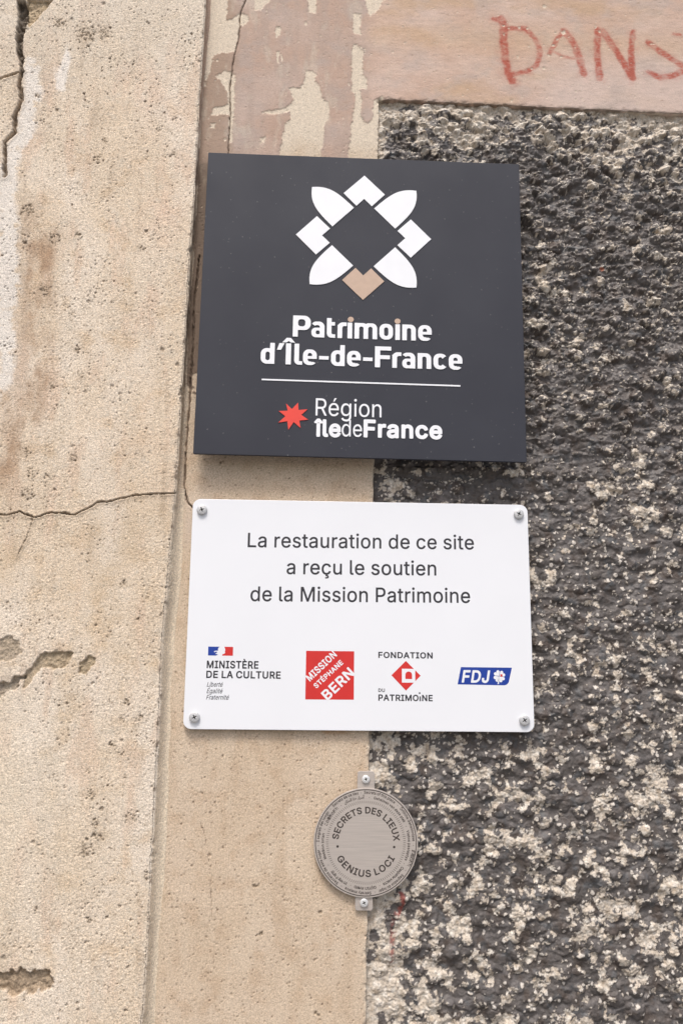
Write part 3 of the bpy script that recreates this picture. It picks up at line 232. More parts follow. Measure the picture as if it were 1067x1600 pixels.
  'r': [293,[[42,-28,28,-17,23,3,23,381,27,395,35,404,49,409,119,408,140,395,168,408,196,414,245,414,259,409,267,402,273,388,273,318,267,304,259,297,245,292,210,296,182,292,157,276,146,255,141,-11,133,-23,119,-29]]],
  'F': [444,[[50,-28,36,-17,30,3,30,507,36,526,50,537,64,539,365,539,386,534,397,521,399,507,398,444,386,427,372,422,162,422,155,416,155,310,358,306,370,297,376,283,376,220,372,206,365,198,351,192,162,191,155,186,152,-11,141,-25,127,-30]]],
  'e': [437,[[171,-35,129,-23,94,-4,63,22,38,55,17,99,7,141,4,183,7,232,17,274,35,316,59,350,87,376,115,394,150,407,192,414,234,413,283,400,320,379,353,349,378,309,389,281,397,246,400,162,392,148,381,141,332,139,314,134,381,116,394,99,394,85,384,57,366,29,339,2,311,-16,283,-27,248,-36,213,-38],[190,78,220,76,248,83,269,99,285,127,298,134,283,139,136,139,132,134,134,127,150,101,170,85],[135,253,143,251,269,251,271,253,260,274,246,288,227,298,206,300,185,298,164,289,147,274]]],
  'n': [443,[[42,-28,28,-17,23,3,23,381,27,395,35,404,49,409,112,409,126,405,140,391,189,410,238,414,280,407,321,388,345,367,365,339,377,311,385,276,387,3,381,-18,364,-29,294,-30,280,-25,268,-11,264,255,257,276,245,289,231,296,210,299,189,296,168,286,153,269,146,248,141,-11,133,-23,119,-29]]],
  'l': [223,[[105,-29,70,-15,49,3,31,35,23,70,23,511,28,525,34,532,49,539,119,538,133,531,142,518,145,84,175,84,189,77,195,70,210,7,206,-14,189,-26,147,-32]]],
  'a': [423,[[118,-34,83,-23,55,-6,34,13,18,36,6,64,1,99,2,134,10,162,34,197,55,214,74,225,118,240,244,259,244,274,236,288,223,297,202,301,174,299,153,291,140,281,118,250,104,243,97,244,23,267,13,281,13,302,27,331,48,358,76,382,111,400,153,411,188,414,230,411,265,403,300,387,327,365,347,337,361,302,367,253,366,-6,359,-20,342,-30,272,-30,258,-24,251,-16,216,-31,188,-37,153,-38],[148,78,188,77,209,83,223,92,236,106,243,120,244,147,167,136,132,124,123,113,122,99,131,85]]],
  'î': [200,[[41,-28,27,-15,23,3,23,381,32,402,27,405,-36,407,-53,423,-55,444,-49,458,40,556,55,559,118,559,135,549,216,458,222,444,222,430,215,416,202,407,139,405,134,402,140,395,144,381,144,3,141,-11,132,-24,118,-30],[57,416,62,410,69,409,104,410,109,416,83,447]]],
  'c': [429,[[164,-34,122,-20,87,1,57,29,33,64,18,99,7,148,4,197,10,246,22,288,40,323,61,351,94,380,129,400,164,410,206,414,248,411,276,404,304,392,325,379,348,358,366,337,382,309,391,281,390,267,381,254,374,249,311,233,297,233,283,240,264,274,241,293,206,300,185,297,171,291,157,280,143,261,129,218,127,169,140,120,153,99,171,85,199,77,227,78,255,92,267,106,283,138,304,147,379,127,391,113,393,99,381,64,364,36,339,9,311,-11,276,-27,241,-36,206,-38]]],
 },
 'title': {
  ' ': [187,[]],
  'o': [735,[[213,6,149,29,93,66,46,119,17,175,0,263,0,487,11,551,34,607,68,655,113,695,165,724,213,739,261,745,373,745,437,734,493,710,549,668,589,618,617,559,630,479,630,263,618,191,597,141,565,94,523,55,469,23,381,1,261,0],[297,167,341,168,381,190,406,223,415,263,415,479,410,511,397,537,373,561,349,574,317,580,277,573,245,551,223,519,215,487,219,239,229,214,248,191]]],
  'n': [735,[[5,0,0,7,2,743,405,744,469,729,530,695,565,663,595,623,617,575,628,527,629,3,421,0,415,7,414,503,403,535,381,560,349,577,309,580,277,576,247,559,227,535,216,503,213,2]]],
  'm': [1145,[[5,0,0,7,0,735,5,745,397,744,461,731,525,702,573,727,629,742,821,744,877,731,925,708,973,671,1005,630,1032,575,1045,511,1045,7,1037,0,837,0,830,7,829,503,818,535,797,560,765,576,733,580,701,578,669,564,642,535,631,503,629,3,421,0,415,7,414,503,403,535,381,560,349,577,309,580,277,576,247,559,227,535,216,503,213,2]]],
  'ı': [320,[[5,0,0,7,2,743,213,745,215,7,205,0]]],
  'r': [459,[[5,0,0,7,0,615,5,620,29,621,61,665,101,701,173,735,229,745,419,743,420,583,413,575,301,575,269,568,236,543,216,503,213,2]]],
  'e': [735,[[213,6,149,29,93,66,46,119,17,175,0,263,0,487,11,551,34,607,68,655,113,695,165,724,213,739,261,745,373,745,437,734,493,710,541,675,581,631,608,583,629,495,630,303,221,300,215,295,217,247,237,202,277,172,317,165,357,174,365,150,477,150,567,111,572,103,509,45,429,9,365,0,261,0],[215,431,221,425,413,427,415,487,403,527,381,555,347,575,309,580,269,569,244,551,223,519,215,487]]],
  'c': [705,[[213,6,149,29,93,66,46,119,17,175,0,263,0,487,11,551,34,607,68,655,113,695,165,724,213,739,261,745,373,745,437,734,485,714,525,689,561,655,585,623,557,618,413,510,381,555,341,577,293,578,244,551,223,519,215,487,219,239,234,207,253,187,285,170,317,165,349,171,373,184,396,207,413,240,557,132,589,127,558,87,525,56,445,14,365,0,261,0]]],
  'a': [705,[[149,7,109,22,69,49,37,84,14,127,1,183,0,263,6,303,20,343,40,375,70,407,101,429,141,446,189,455,381,455,383,511,357,555,333,572,309,579,221,578,193,567,165,540,157,539,149,551,25,631,25,639,53,672,93,704,133,725,181,740,365,745,445,726,500,695,541,656,574,607,594,551,600,495,600,7,589,0,197,0],[251,143,333,142,357,154,375,175,385,207,383,271,373,295,349,316,317,325,253,323,228,311,208,287,200,255,203,191,221,160]]],
  'd': [735,[[213,6,149,29,93,66,46,119,15,183,0,255,0,479,5,527,21,580,44,623,77,664,117,698,165,724,253,744,413,740,418,999,629,1000,629,3,269,0],[297,167,341,168,381,190,406,223,415,263,415,479,410,511,397,537,373,561,349,574,317,580,277,573,245,551,223,519,215,487,219,239,229,214,248,191]]],
  'l': [400,[[173,5,109,30,61,68,25,119,3,183,0,991,5,1000,215,999,216,175,277,165,365,165,370,159,370,7,365,0]]],
  't': [495,[[173,5,109,30,61,68,25,119,3,183,0,919,5,930,213,929,215,751,221,745,365,745,370,735,369,583,221,580,215,575,215,231,229,193,261,169,389,161,390,7,381,0]]],
  'P': [855,[[5,0,0,7,3,999,541,999,621,982,696,943,741,903,777,855,803,799,817,743,820,615,815,567,796,503,765,447,731,407,685,370,637,344,589,328,525,320,237,320,235,7,229,0],[331,495,437,490,477,495,521,519,555,559,569,607,567,727,546,775,501,815,445,830,333,826,285,803,249,759,235,703,240,583,255,551,275,527,301,507]]],
  'F': [800,[[5,0,0,7,3,999,749,1000,749,817,245,815,240,807,241,583,685,580,690,575,690,407,677,400,243,399,237,1]]],
  'Î': [390,[[5,0,0,7,0,991,5,1000,237,1000,240,7,229,0],[-163,1045,-167,1047,-162,1055,21,1265,221,1264,408,1047,213,1047,117,1123,21,1045]]],
  '’': [404,[[5,681,2,687,100,999,337,999,181,682]]],
  '-': [545,[[5,285,0,295,0,439,5,450,440,447,437,285]]],
 },
}

# ------------------------------------------------------------------ numpy noise
U = np.uint32
def hsh(ix, iy, s):
    with np.errstate(over='ignore'):
        h = ix.astype(np.int64).astype(U) * U(374761393) + iy.astype(np.int64).astype(U) * U(668265263) + U((s * 2654435761) & 0xffffffff)
        h = (h ^ (h >> U(13))) * U(1274126177)
        h = (h ^ (h >> U(16))) * U(2246822519)
        h = h ^ (h >> U(15))
    return h.astype(np.float32) * np.float32(1 / 4294967296.0)

def perlin(x, y, s):
    ix, iy = np.floor(x), np.floor(y)
    fx, fy = (x - ix).astype(np.float32), (y - iy).astype(np.float32)
    def g(dx, dy):
        a = hsh(ix + dx, iy + dy, s) * np.float32(6.2831853)
        return np.cos(a) * (fx - dx) + np.sin(a) * (fy - dy)
    u = fx * fx * fx * (fx * (fx * 6 - 15) + 10)
    v = fy * fy * fy * (fy * (fy * 6 - 15) + 10)
    a = g(0, 0); b = g(1, 0); c = g(0, 1); d = g(1, 1)
    return ((a + (b - a) * u) * (1 - v) + (c + (d - c) * u) * v) * 1.5

def fbm(x, y, size, octv=3, s=0, gain=.5):
    t = 0; amp = 1.0; f = 1.0 / size; n = 0
    for k in range(octv):
        t = t + amp * perlin(x * f + 17.3 * k, y * f - 9.1 * k, s * 31 + k)
        n += amp; amp *= gain; f *= 2.03
    return t / n

def sstep(a, b, x):
    t = np.clip((x - a) / (b - a), 0, 1)
    return t * t * (3 - 2 * t)

def pebbles(x, y, cell, s, r0, r1, prob=1.0, ax=1.0):
    """jittered round grains: dome height in units of cell, random id, distance to the grain's centre / radius"""
    gx, gy = x / (cell * ax), y / cell
    ix, iy = np.floor(gx), np.floor(gy)
    H = np.zeros_like(x, dtype=np.float32); I = np.zeros_like(H); Dn = np.full_like(H, 9)
    for dx in (-1, 0, 1):
        for dy in (-1, 0, 1):
            cx, cy = ix + dx, iy + dy
            px = cx + .1 + .8 * hsh(cx, cy, s); py = cy + .1 + .8 * hsh(cx, cy, s + 1)
            r = r0 + (r1 - r0) * hsh(cx, cy, s + 2)
            idv = hsh(cx, cy, s + 3)
            on = hsh(cx, cy, s + 4) < prob
            d2 = ((gx - px) ** 2 + (gy - py) ** 2) / (r * r)
            h = np.where(on & (d2 < 1), r * np.sqrt(np.maximum(0, 1 - d2)), 0).astype(np.float32)
            m = h > H
            H = np.where(m, h, H); I = np.where(m, idv, I); Dn = np.where(m, np.sqrt(d2), Dn)
    return H, I, Dn

def segdist(x, y, pts):
    d = np.full(x.shape, 1e9, np.float32)
    for (ax, ay), (bx, by) in zip(pts[:-1], pts[1:]):
        vx, vy = bx - ax, by - ay
        t = np.clip(((x - ax) * vx + (y - ay) * vy) / (vx * vx + vy * vy + 1e-9), 0, 1)
        d = np.minimum(d, np.hypot(x - ax - t * vx, y - ay - t * vy))
    return d

def region(x, y, pts, pad):
    P = np.array(pts)
    return np.nonzero((x > P[:, 0].min() - pad) & (x < P[:, 0].max() + pad) & (y > P[:, 1].min() - pad) & (y < P[:, 1].max() + pad))

def polysd(x, y, pts, pad=12):
    """signed distance to a polygon (negative inside), only evaluated near it"""
    out = np.full(x.shape, 99.0, np.float32)
    k = region(x, y, pts, pad)
    a, b = x[k], y[k]
    d = segdist(a, b, list(pts) + [pts[0]])
    ins = np.zeros(a.shape, bool)
    n = len(pts)
    for i in range(n):
        (x1, y1), (x2, y2) = pts[i], pts[(i + 1) % n]
        c = ((y1 > b) != (y2 > b)) & (a < (x2 - x1) * (b - y1) / (y2 - y1 + 1e-9) + x1)
        ins ^= c
    out[k] = np.where(ins, -d, d)
    return out

def linedist(x, y, pts, pad=14):
    out = np.full(x.shape, 99.0, np.float32)
    k = region(x, y, pts, pad)
    out[k] = segdist(x[k], y[k], pts)
    return out

# ------------------------------------------------------------------ mesh helpers
def new_obj(name, me, mat=None, parent=None):
    o = bpy.data.objects.new(name, me)
    COL.objects.link(o)
    if mat is not None: me.materials.append(mat)
    if parent is not None: o.parent = parent
    return o

def thing(name, label, cat, loc=(0, 0, 0), rot=0.0, group=None):
    o = bpy.data.objects.new(name, None)
    o.empty_display_size = .02
    COL.objects.link(o)
    o.location = loc
    o.rotation_euler = (0, rot, 0)
    o['label'] = label; o['category'] = cat
    if group: o['group'] = group
    return o

def axis(a, b, step, lo, hi):
    mid = np.arange(a, b + step * .5, step)
    L, R = [], []
    p, st = mid[0], step
    while p > lo: st = min(st * 1.3, 60); p -= st; L.append(p)
    p, st = mid[-1], step
    while p < hi: st = min(st * 1.3, 60); p += st; R.append(p)
    return np.concatenate([L[::-1], mid, R])

def sheet(name, X, Y, Z, keep, attrs, mat, parent):
    """grid of points (mm) -> one smooth mesh; keep = mask of faces"""
    nz, nx = X.shape
    co = np.stack([X, Y, Z], -1).reshape(-1, 3).astype(np.float32) * .001
    i = np.arange(nz * nx).reshape(nz, nx)
    q = np.stack([i[:-1, :-1], i[:-1, 1:], i[1:, 1:], i[1:, :-1]], -1)
    q = q[keep] if keep is not None else q.reshape(-1, 4)
    used = np.zeros(nz * nx, bool); used[q.ravel()] = True
    rm = np.cumsum(used) - 1
    q = rm[q]; co = co[used]
    me = bpy.data.meshes.new(name)
    me.vertices.add(len(co)); me.vertices.foreach_set('co', co.ravel())
    n = len(q)
    me.loops.add(n * 4); me.loops.foreach_set('vertex_index', q.astype(np.int32).ravel())
    me.polygons.add(n); me.polygons.foreach_set('loop_start', np.arange(0, n * 4, 4, dtype=np.int32))
    me.polygons.foreach_set('use_smooth', np.ones(n, bool))
    for k, v in attrs.items():
        if v.ndim == 3:
            a = me.attributes.new(k, 'FLOAT_COLOR', 'POINT')
            c = np.ones((len(co), 4), np.float32); c[:, :3] = np.clip(v.reshape(-1, 3)[used], 0, 1)
            a.data.foreach_set('color', c.ravel())
        else:
            a = me.attributes.new(k, 'FLOAT', 'POINT')
            a.data.foreach_set('value', v.reshape(-1)[used].astype(np.float32))
    me.update(); me.validate()
    return new_obj(name, me, mat, parent)

def mixc(c, d, m):
    return c + (np.asarray(d, np.float32) - c) * m[..., None]

# ------------------------------------------------------------------ materials
def mat_new(name):
    m = bpy.data.materials.new(name); m.use_nodes = True
    t = m.node_tree
    return m, t, t.nodes, t.links, t.nodes['Principled BSDF']

def wall_mat(name, rough, grain_scale, grain_amt, bump, bump_scale, paint_rough=None):
    """albedo painted per point from real stains and paint layers, sand grain added by noise nodes"""
    m, t, N, L, P = mat_new(name)
    at = N.new('ShaderNodeAttribute'); at.attribute_name = 'albedo'
    tc = N.new('ShaderNodeTexCoord')
    n1 = N.new('ShaderNodeTexNoise'); n1.inputs['Scale'].default_value = grain_scale; n1.inputs['Detail'].default_value = 3; n1.inputs['Roughness'].default_value = .65
    L.new(tc.outputs['Object'], n1.inputs['Vector'])
    mr = N.new('ShaderNodeMapRange')
    mr.inputs['From Min'].default_value = .25; mr.inputs['From Max'].default_value = .75
    mr.inputs['To Min'].default_value = 1 - grain_amt; mr.inputs['To Max'].default_value = 1 + grain_amt
    L.new(n1.outputs['Fac'], mr.inputs['Value'])
    mx = N.new('ShaderNodeMix'); mx.data_type = 'RGBA'; mx.blend_type = 'MULTIPLY'; mx.inputs['Factor'].default_value = 1
    if paint_rough is not None:                          # a paint film hides most of the grain
        ap = N.new('ShaderNodeAttribute'); ap.attribute_name = 'paint'
        mp = N.new('ShaderNodeMapRange'); mp.inputs['To Min'].default_value = 1.0; mp.inputs['To Max'].default_value = .3
        L.new(ap.outputs['Fac'], mp.inputs['Value']); L.new(mp.outputs['Result'], mx.inputs['Factor'])
    L.new(at.outputs['Color'], mx.inputs[6]); L.new(mr.outputs['Result'], mx.inputs[7])
    L.new(mx.outputs[2], P.inputs['Base Color'])
    n2 = N.new('ShaderNodeTexNoise'); n2.inputs['Scale'].default_value = bump_scale; n2.inputs['Detail'].default_value = 4; n2.inputs['Roughness'].default_value = .6
    L.new(tc.outputs['Object'], n2.inputs['Vector'])
    b = N.new('ShaderNodeBump'); b.inputs['Strength'].default_value = 1.0; b.inputs['Distance'].default_value = bump
    L.new(n2.outputs['Fac'], b.inputs['Height']); L.new(b.outputs['Normal'], P.inputs['Normal'])
    if paint_rough is None:
        P.inputs['Roughness'].default_value = rough
    else:
        ar = N.new('ShaderNodeAttribute'); ar.attribute_name = 'paint'
        m2 = N.new('ShaderNodeMapRange'); m2.inputs['To Min'].default_value = rough; m2.inputs['To Max'].default_value = paint_rough
        L.new(ar.outputs['Fac'], m2.inputs['Value']); L.new(m2.outputs['Result'], P.inputs['Roughness'])
    P.inputs['Specular IOR Level'].default_value = .35
    return m

M_PIL = wall_mat('sanded render', .92, 850, .38, .0007, 800)
M_SUR = wall_mat('smooth render with flaking paint', .9, 950, .34, .0003, 900, .72)
M_ROU = wall_mat('painted roughcast', .88, 1000, .25, .0004, 700, .52)

wall = thing('building_wall', 'weathered old building wall with cream pilaster, flaking pink paint and dark roughcast', 'wall', (0, 0, -1.67))
WALL_OFF = Vector((0, 0, 1.67))
def wall_sheet(*a):
    o = sheet(*a, wall)
    o.location = WALL_OFF
    return o

# ------------------------------------------------------------------ pilaster (stands 30 mm proud, on the left)
EDGE_Z = np.array([-400, -324, -255, -127, -27, 27, 103, 191, 362, 390, 492, 584, 700])
EDGE_X = np.array([-169.8, -169.7, -169.1, -169.3, -169.7, -168.1, -164.7, -163.7, -162.4, -161.5, -161.1, -159.8, -159.2])
PROUD = 11.0

def build_pilaster():
    st = .75
    RET = np.arange(0, 44.01, st)                       # arc length round the arris, back to the surround
    xs = axis(-362, -168, st, -900, -168.1)
    zs = axis(-332, 600, st, -1670, 1500)
    nb = len(RET)
    nx = len(xs) + nb
    z = np.repeat(zs[:, None], nx, 1)
    u = np.concatenate([xs - (-168.0), RET])            # distance along the surface from the arris (negative: front)
    u = np.repeat(u[None], len(zs), 0)
    xe = np.interp(zs, EDGE_Z, EDGE_X)[:, None]
    chip = .9 * fbm(z * 0 + 3.3, z, 34, 5, 5, .6) + np.minimum(0, fbm(z * 0 + 8.1, z, 23, 4, 6, .6) + .02) * 6 * sstep(-.1, .25, fbm(z * 0 + 1.7, z, 90, 2, 19))
    xe = xe + np.where(u < 0, np.exp(-(u / 12.0) ** 2), 1 - sstep(1.5, 9, u)) * chip
    # profile of the return: small round arris, straight side, fillet at the foot
    r = 1.6
    ro = np.where(z < 110, 5.5, 2.5) + 2 * fbm(z * 0, z, 80, 2, 8)
    px = np.where(u <= 0, u * 1.0, 0); py = np.zeros_like(px)
    s = np.clip(u, 0, None)
    a = np.clip(s / r, 0, np.pi / 2)
    px = np.where(u > 0, r * np.sin(a), px) - np.where(u > 0, 0, 0)
    py = np.where(u > 0, r * (1 - np.cos(a)), py)
    s2 = np.clip(s - r * np.pi / 2, 0, None)
    straight = PROUD - r - ro
    py = py + np.minimum(s2, straight)
    s3 = np.clip(s2 - straight, 0, None)
    a3 = np.clip(s3 / ro, 0, np.pi / 2)
    px = px + ro * (1 - np.cos(a3)); py = py + ro * np.sin(a3)
    s4 = np.clip(s3 - ro * np.pi / 2, 0, None)
    px = px + (3.0 + 2.0 * fbm(z * 0, z, 60, 3, 4)) * (1 - sstep(50, 130, z)) * sstep(0, 1, s / PROUD)       # worn to a bevel low down
    py = py + np.minimum(s4, 2.0)                        # runs a little into the surround
    x = xe - r + px
    y0 = -PROUD + py
    front = u < 2.0
    fmask = front.astype(np.float32)
    X, Zf = np.where(u < 0, x, x + py * .9), z           # noise coordinates unrolled round the arris
    # relief, mm outward
    gritty = .45 + .75 * sstep(-.25, .35, fbm(X, Zf * .7, 42, 4, 34))
    h = .9 * fbm(X, Zf, 120, 3, 1) + .10 * fbm(X, Zf, 5, 2, 2) + .26 * gritty * fbm(X, Zf, 1.9, 2, 3)
    gr, gi, gd = pebbles(X, Zf, 2.1, 40, .3, .52)
    h += .22 * gritty * gr * 2.1
    # colour
    n1 = fbm(X, Zf * .45, 70, 4, 11); n2 = fbm(X, Zf, 26, 4, 12); n3 = fbm(X, Zf * .25, 20, 4, 13)
    c = np.empty(X.shape + (3,), np.float32); c[:] = (.585, .465, .345)
    c = mixc(c, (.64, .535, .43), sstep(-.25, .45, n1))
    c = mixc(c, (.54, .40, .27), .75 * sstep(.05, .55, n2))
    c = mixc(c, (.56, .41, .30), .7 * sstep(.05, .45, n3))
    c = mixc(c, (.38, .285, .20), .65 * sstep(.10, .42, fbm(X, Zf * .10, 13, 4, 37)) * sstep(-.1, .4, n1 * -1 + .3 * n2))
    c = mixc(c, (.36, .28, .20), .55 * sstep(.05, .35, fbm(X, Zf, 1.5, 2, 38)) * sstep(.0, .45, fbm(X, Zf * .6, 34, 4, 39) + .1))
    c = mixc(c, (.50, .42, .33), .5 * sstep(.15, .5, fbm(X, Zf, 12, 4, 14)))
    c *= (1 + (.16 + .22 * gritty) * fbm(X, Zf, 1.6, 3, 15))[..., None]
    c = mixc(c, (.70, .62, .52), .35 * (gi > .72) * (gd < .7))
    c = mixc(c, (.27, .20, .14), .65 * (gi < .06 + .06 * gritty) * (gd < .85))
    # upper part greyer, with dark specks
    c = mixc(c, (.55, .48, .40), .45 * sstep(450, 600, Zf + 90 * n2) * fmask)
    # brown stain running beside the lime
    xs_l = np.interp(Zf, [90, 140, 200, 290, 380], [-345, -322, -312, -312, -318])
    band = np.exp(-((X - xs_l - 12 - 20 * n3) / 16.0) ** 2) * sstep(70, 130, Zf) * (1 - sstep(330, 400, Zf)) * fmask
    c = mixc(c, (.33, .21, .13), .95 * band * sstep(-.5, .35, fbm(X, Zf * .6, 22, 4, 16)))
    for (bx, bz, br, amt, colr) in [(-205, 60, 30, .5, (.46, .34, .22)), (-225, -30, 45, .35, (.50, .37, .24)), (-320, 40, 30, .5, (.52, .38, .24)), (-190, 140, 25, .45, (.55, .40, .28)), (-190, 370, 20, .4, (.60, .42, .32)), (-190, 480, 30, .3, (.62, .45, .34)), (-250, -180, 60, .25, (.50, .39, .27))]:
        g = np.exp(-(((X - bx) / br) ** 2 + ((Zf - bz) / (br * 1.5)) ** 2))
        c = mixc(c, colr, amt * g * sstep(-.5, .3, n2) * fmask)
    lime = polysd(X, Zf, LIME, 30) + 5 * fbm(X, Zf, 14, 4, 17)
    c = mixc(c, (.66, .595, .53), .8 * (1 - sstep(-4, 3, lime + 6 * sstep(.0, .4, fbm(X, Zf, 9, 4, 22)))) * fmask)
    c = mixc(c, (.36, .28, .22), .45 * np.exp(-((lime - 5) / 4.5) ** 2) * sstep(-.2, .4, fbm(X, Zf, 6, 3, 18)) * (X > -352) * fmask)
    lime2 = polysd(X, Zf, LIME2, 20) + 7 * fbm(X, Zf * .5, 10, 4, 19)
    c = mixc(c, (.72, .66, .60), .65 * (1 - sstep(-2, 2.5, lime2)) * fmask)
    # pits, singly and in lichen-dark clusters
    cl = np.zeros_like(h)
    for (q, rr) in PITC:
        k = region(X, Zf, [(q[0] - 3 * rr, q[1] - 3 * rr), (q[0] + 3 * rr, q[1] + 3 * rr)], 0)
        cl[k] = np.maximum(cl[k], np.exp(-((X[k] - q[0]) ** 2 + (Zf[k] - q[1]) ** 2) / (rr * .85) ** 2))
    wx, wz = 1.3 * fbm(X, Zf, 3.1, 3, 21), 1.3 * fbm(X, Zf, 2.7, 3, 20)
    q1, i1, d1 = pebbles(X + wx, Zf + wz, 3.3, 300, .12, .46, .9)
    q2, i2, d2_ = pebbles(X + wx, Zf + wz, 1.9, 310, .15, .50, .9)
    blot = np.maximum((i1 < 1.15 * cl - .12) * (1 - sstep(.6, 1, d1)), (i2 < 1.05 * cl - .2) * (1 - sstep(.6, 1, d2_)) * .85) * fmask
    c = mixc(c, (.12, .09, .06), .92 * blot); h -= 1.1 * blot
    c = mixc(c, (.40, .30, .21), .5 * cl * fmask)
    uneven = sstep(-.25, .45, fbm(X, Zf, 45, 3, 36) + .35 * sstep(450, 560, Zf))
    for cell, pr, r0, r1, sd in ((9, .16, .05, .13, 60), (4.2, .16, .07, .17, 70), (22, .3, .04, .09, 80), (2.4, .10, .14, .30, 90)):
        p, pi_, pd = pebbles(X, Zf, cell, sd, r0, r1, pr)
        k = sstep(0, .6, p / (r0 * .8)) * (.45 + .55 * pi_) * (pi_ < .12 + .88 * uneven)
        h -= 1.3 * k; c = mixc(c, (.16, .115, .08), .8 * k)
    # cracks
    jit = 1.6 * fbm(X, Zf, 9, 3, 25) + .9 * fbm(X, Zf, 2.6, 3, 7)
    for P_, wd, dp in ((CRACK1, 1.9, 6), (CRACK2, 1.2, 5), (CRACK3, .62, 3.5), (CRACK4, .4, 1.5)):
        d = np.abs(linedist(X + jit, Zf + jit, P_)) * fmask + 99 * (1 - fmask)
        ww = wd * (1 + .6 * fbm(X, Zf, 14, 2, 26))
        k = 1 - sstep(ww * .45, ww * 1.15, d)
        h -= dp * k; c = mixc(c, (.12, .085, .06), .85 * k)
        h += .5 * np.exp(-((d - wd * 1.8) / 1.5) ** 2)
        c = mixc(c, (.38, .28, .19), .35 * np.exp(-(d / 4.0) ** 2) * (d > 0))
    rag = 2.2 * fbm(X, Zf, 7, 4, 27)
    def recess(poly, depth, colr, amt, soft=1.2, jag=1.0):
        nonlocal h, c
        sdv = polysd(X, Zf, poly, 16) + rag * jag
        k = 1 - sstep(-soft, soft * .3, sdv)
        h = h - depth * k * (1 + .7 * fbm(X, Zf, 6, 4, 28)) - .8 * k * fbm(X, Zf, 2.2, 2, 9)
        cc = np.asarray(colr, np.float32) * (1 + .45 * fbm(X, Zf, 4, 4, 29))[..., None]
        m = (amt * (1 - sstep(-.8, .6, sdv)))[..., None]
        c = c * (1 - m) + cc * m
    recess(GAP, 9, (.13, .10, .075), .9)
    recess(CHUNK, 4, (.40, .30, .19), .9)
    recess(SPALL1, 2.2, (.31, .23, .145), .9, .7, 1.6)
    recess(SPALL2, 1.8, (.32, .24, .15), .9, .7, 1.2)
    recess(SPALL3, 1.2, (.29, .22, .15), .85, .8, 1.2)
    recess(SPALL4, 3.4, (.20, .155, .11), .8, 1.6, 2.6)
    recess([(q[0] - 6, q[1] - (q[1] + 300) * .18) for q in HOLE], 3.2, (.27, .19, .12), .88, 1.6, 2.6)
    g = np.exp(-(((X + 318) / 38) ** 2 + ((Zf + 62) / 24) ** 2)) * sstep(-.1, .35, fbm(X, Zf, 9, 4, 31)) * fmask
    c = mixc(c, (.33, .26, .205), .75 * g)
    g2 = np.exp(-(((X + 305) / 60) ** 2 + ((Zf + 160) / 90) ** 2)) * fmask
    c = mixc(c, (.64, .55, .44), .45 * g2)
    # the return: bare mortar low down, old brown paint higher up, flaked
    side = (1 - fmask)
    c = mixc(c, (.52, .42, .315), .6 * side)
    c = mixc(c, (.66, .54, .40), .7 * side * (1 - sstep(60, 130, Zf)))  # mortar colour raised low down to offset the shade on this side
    c *= (1 + .35 * side * fbm(X, z, 1.7, 3, 6))[..., None]
    old = sstep(-.08, .08, fbm(X, Zf * .7, 22, 4, 33) - .05 + .5 * sstep(480, 560, Zf) - .9 * (1 - sstep(120, 200, Zf))) * side
    c = mixc(c, (.20, .135, .095), .85 * old); h -= .5 * old * side
    c = mixc(c, (.40, .28, .21), .8 * side * sstep(440, 500, Zf + 30 * n2))
    arris = np.exp(-((u - .5) / 2.2) ** 2)
    c = mixc(c, (.62, .53, .43), .35 * arris)
    bl = arris * sstep(.10, .30, fbm(X, Zf, 9, 4, 35, .65)); c = mixc(c, (.17, .12, .085), .8 * bl)
    # displace outwards: -Y on the front, +X on the return
    t = sstep(0, r * np.pi / 2, u)
    foot = np.where(u > 0, 1 - sstep(straight + 2, straight + 10, s), 1)
    Yv = y0 - h * (1 - t)
    Xv = x + h * t * .8 * foot
    c = np.minimum(c * np.array((1.10, 1.135, 1.155), np.float32), .80)
    return wall_sheet('pilaster', Xv, Yv, z, None, {'albedo': c}, M_PIL)

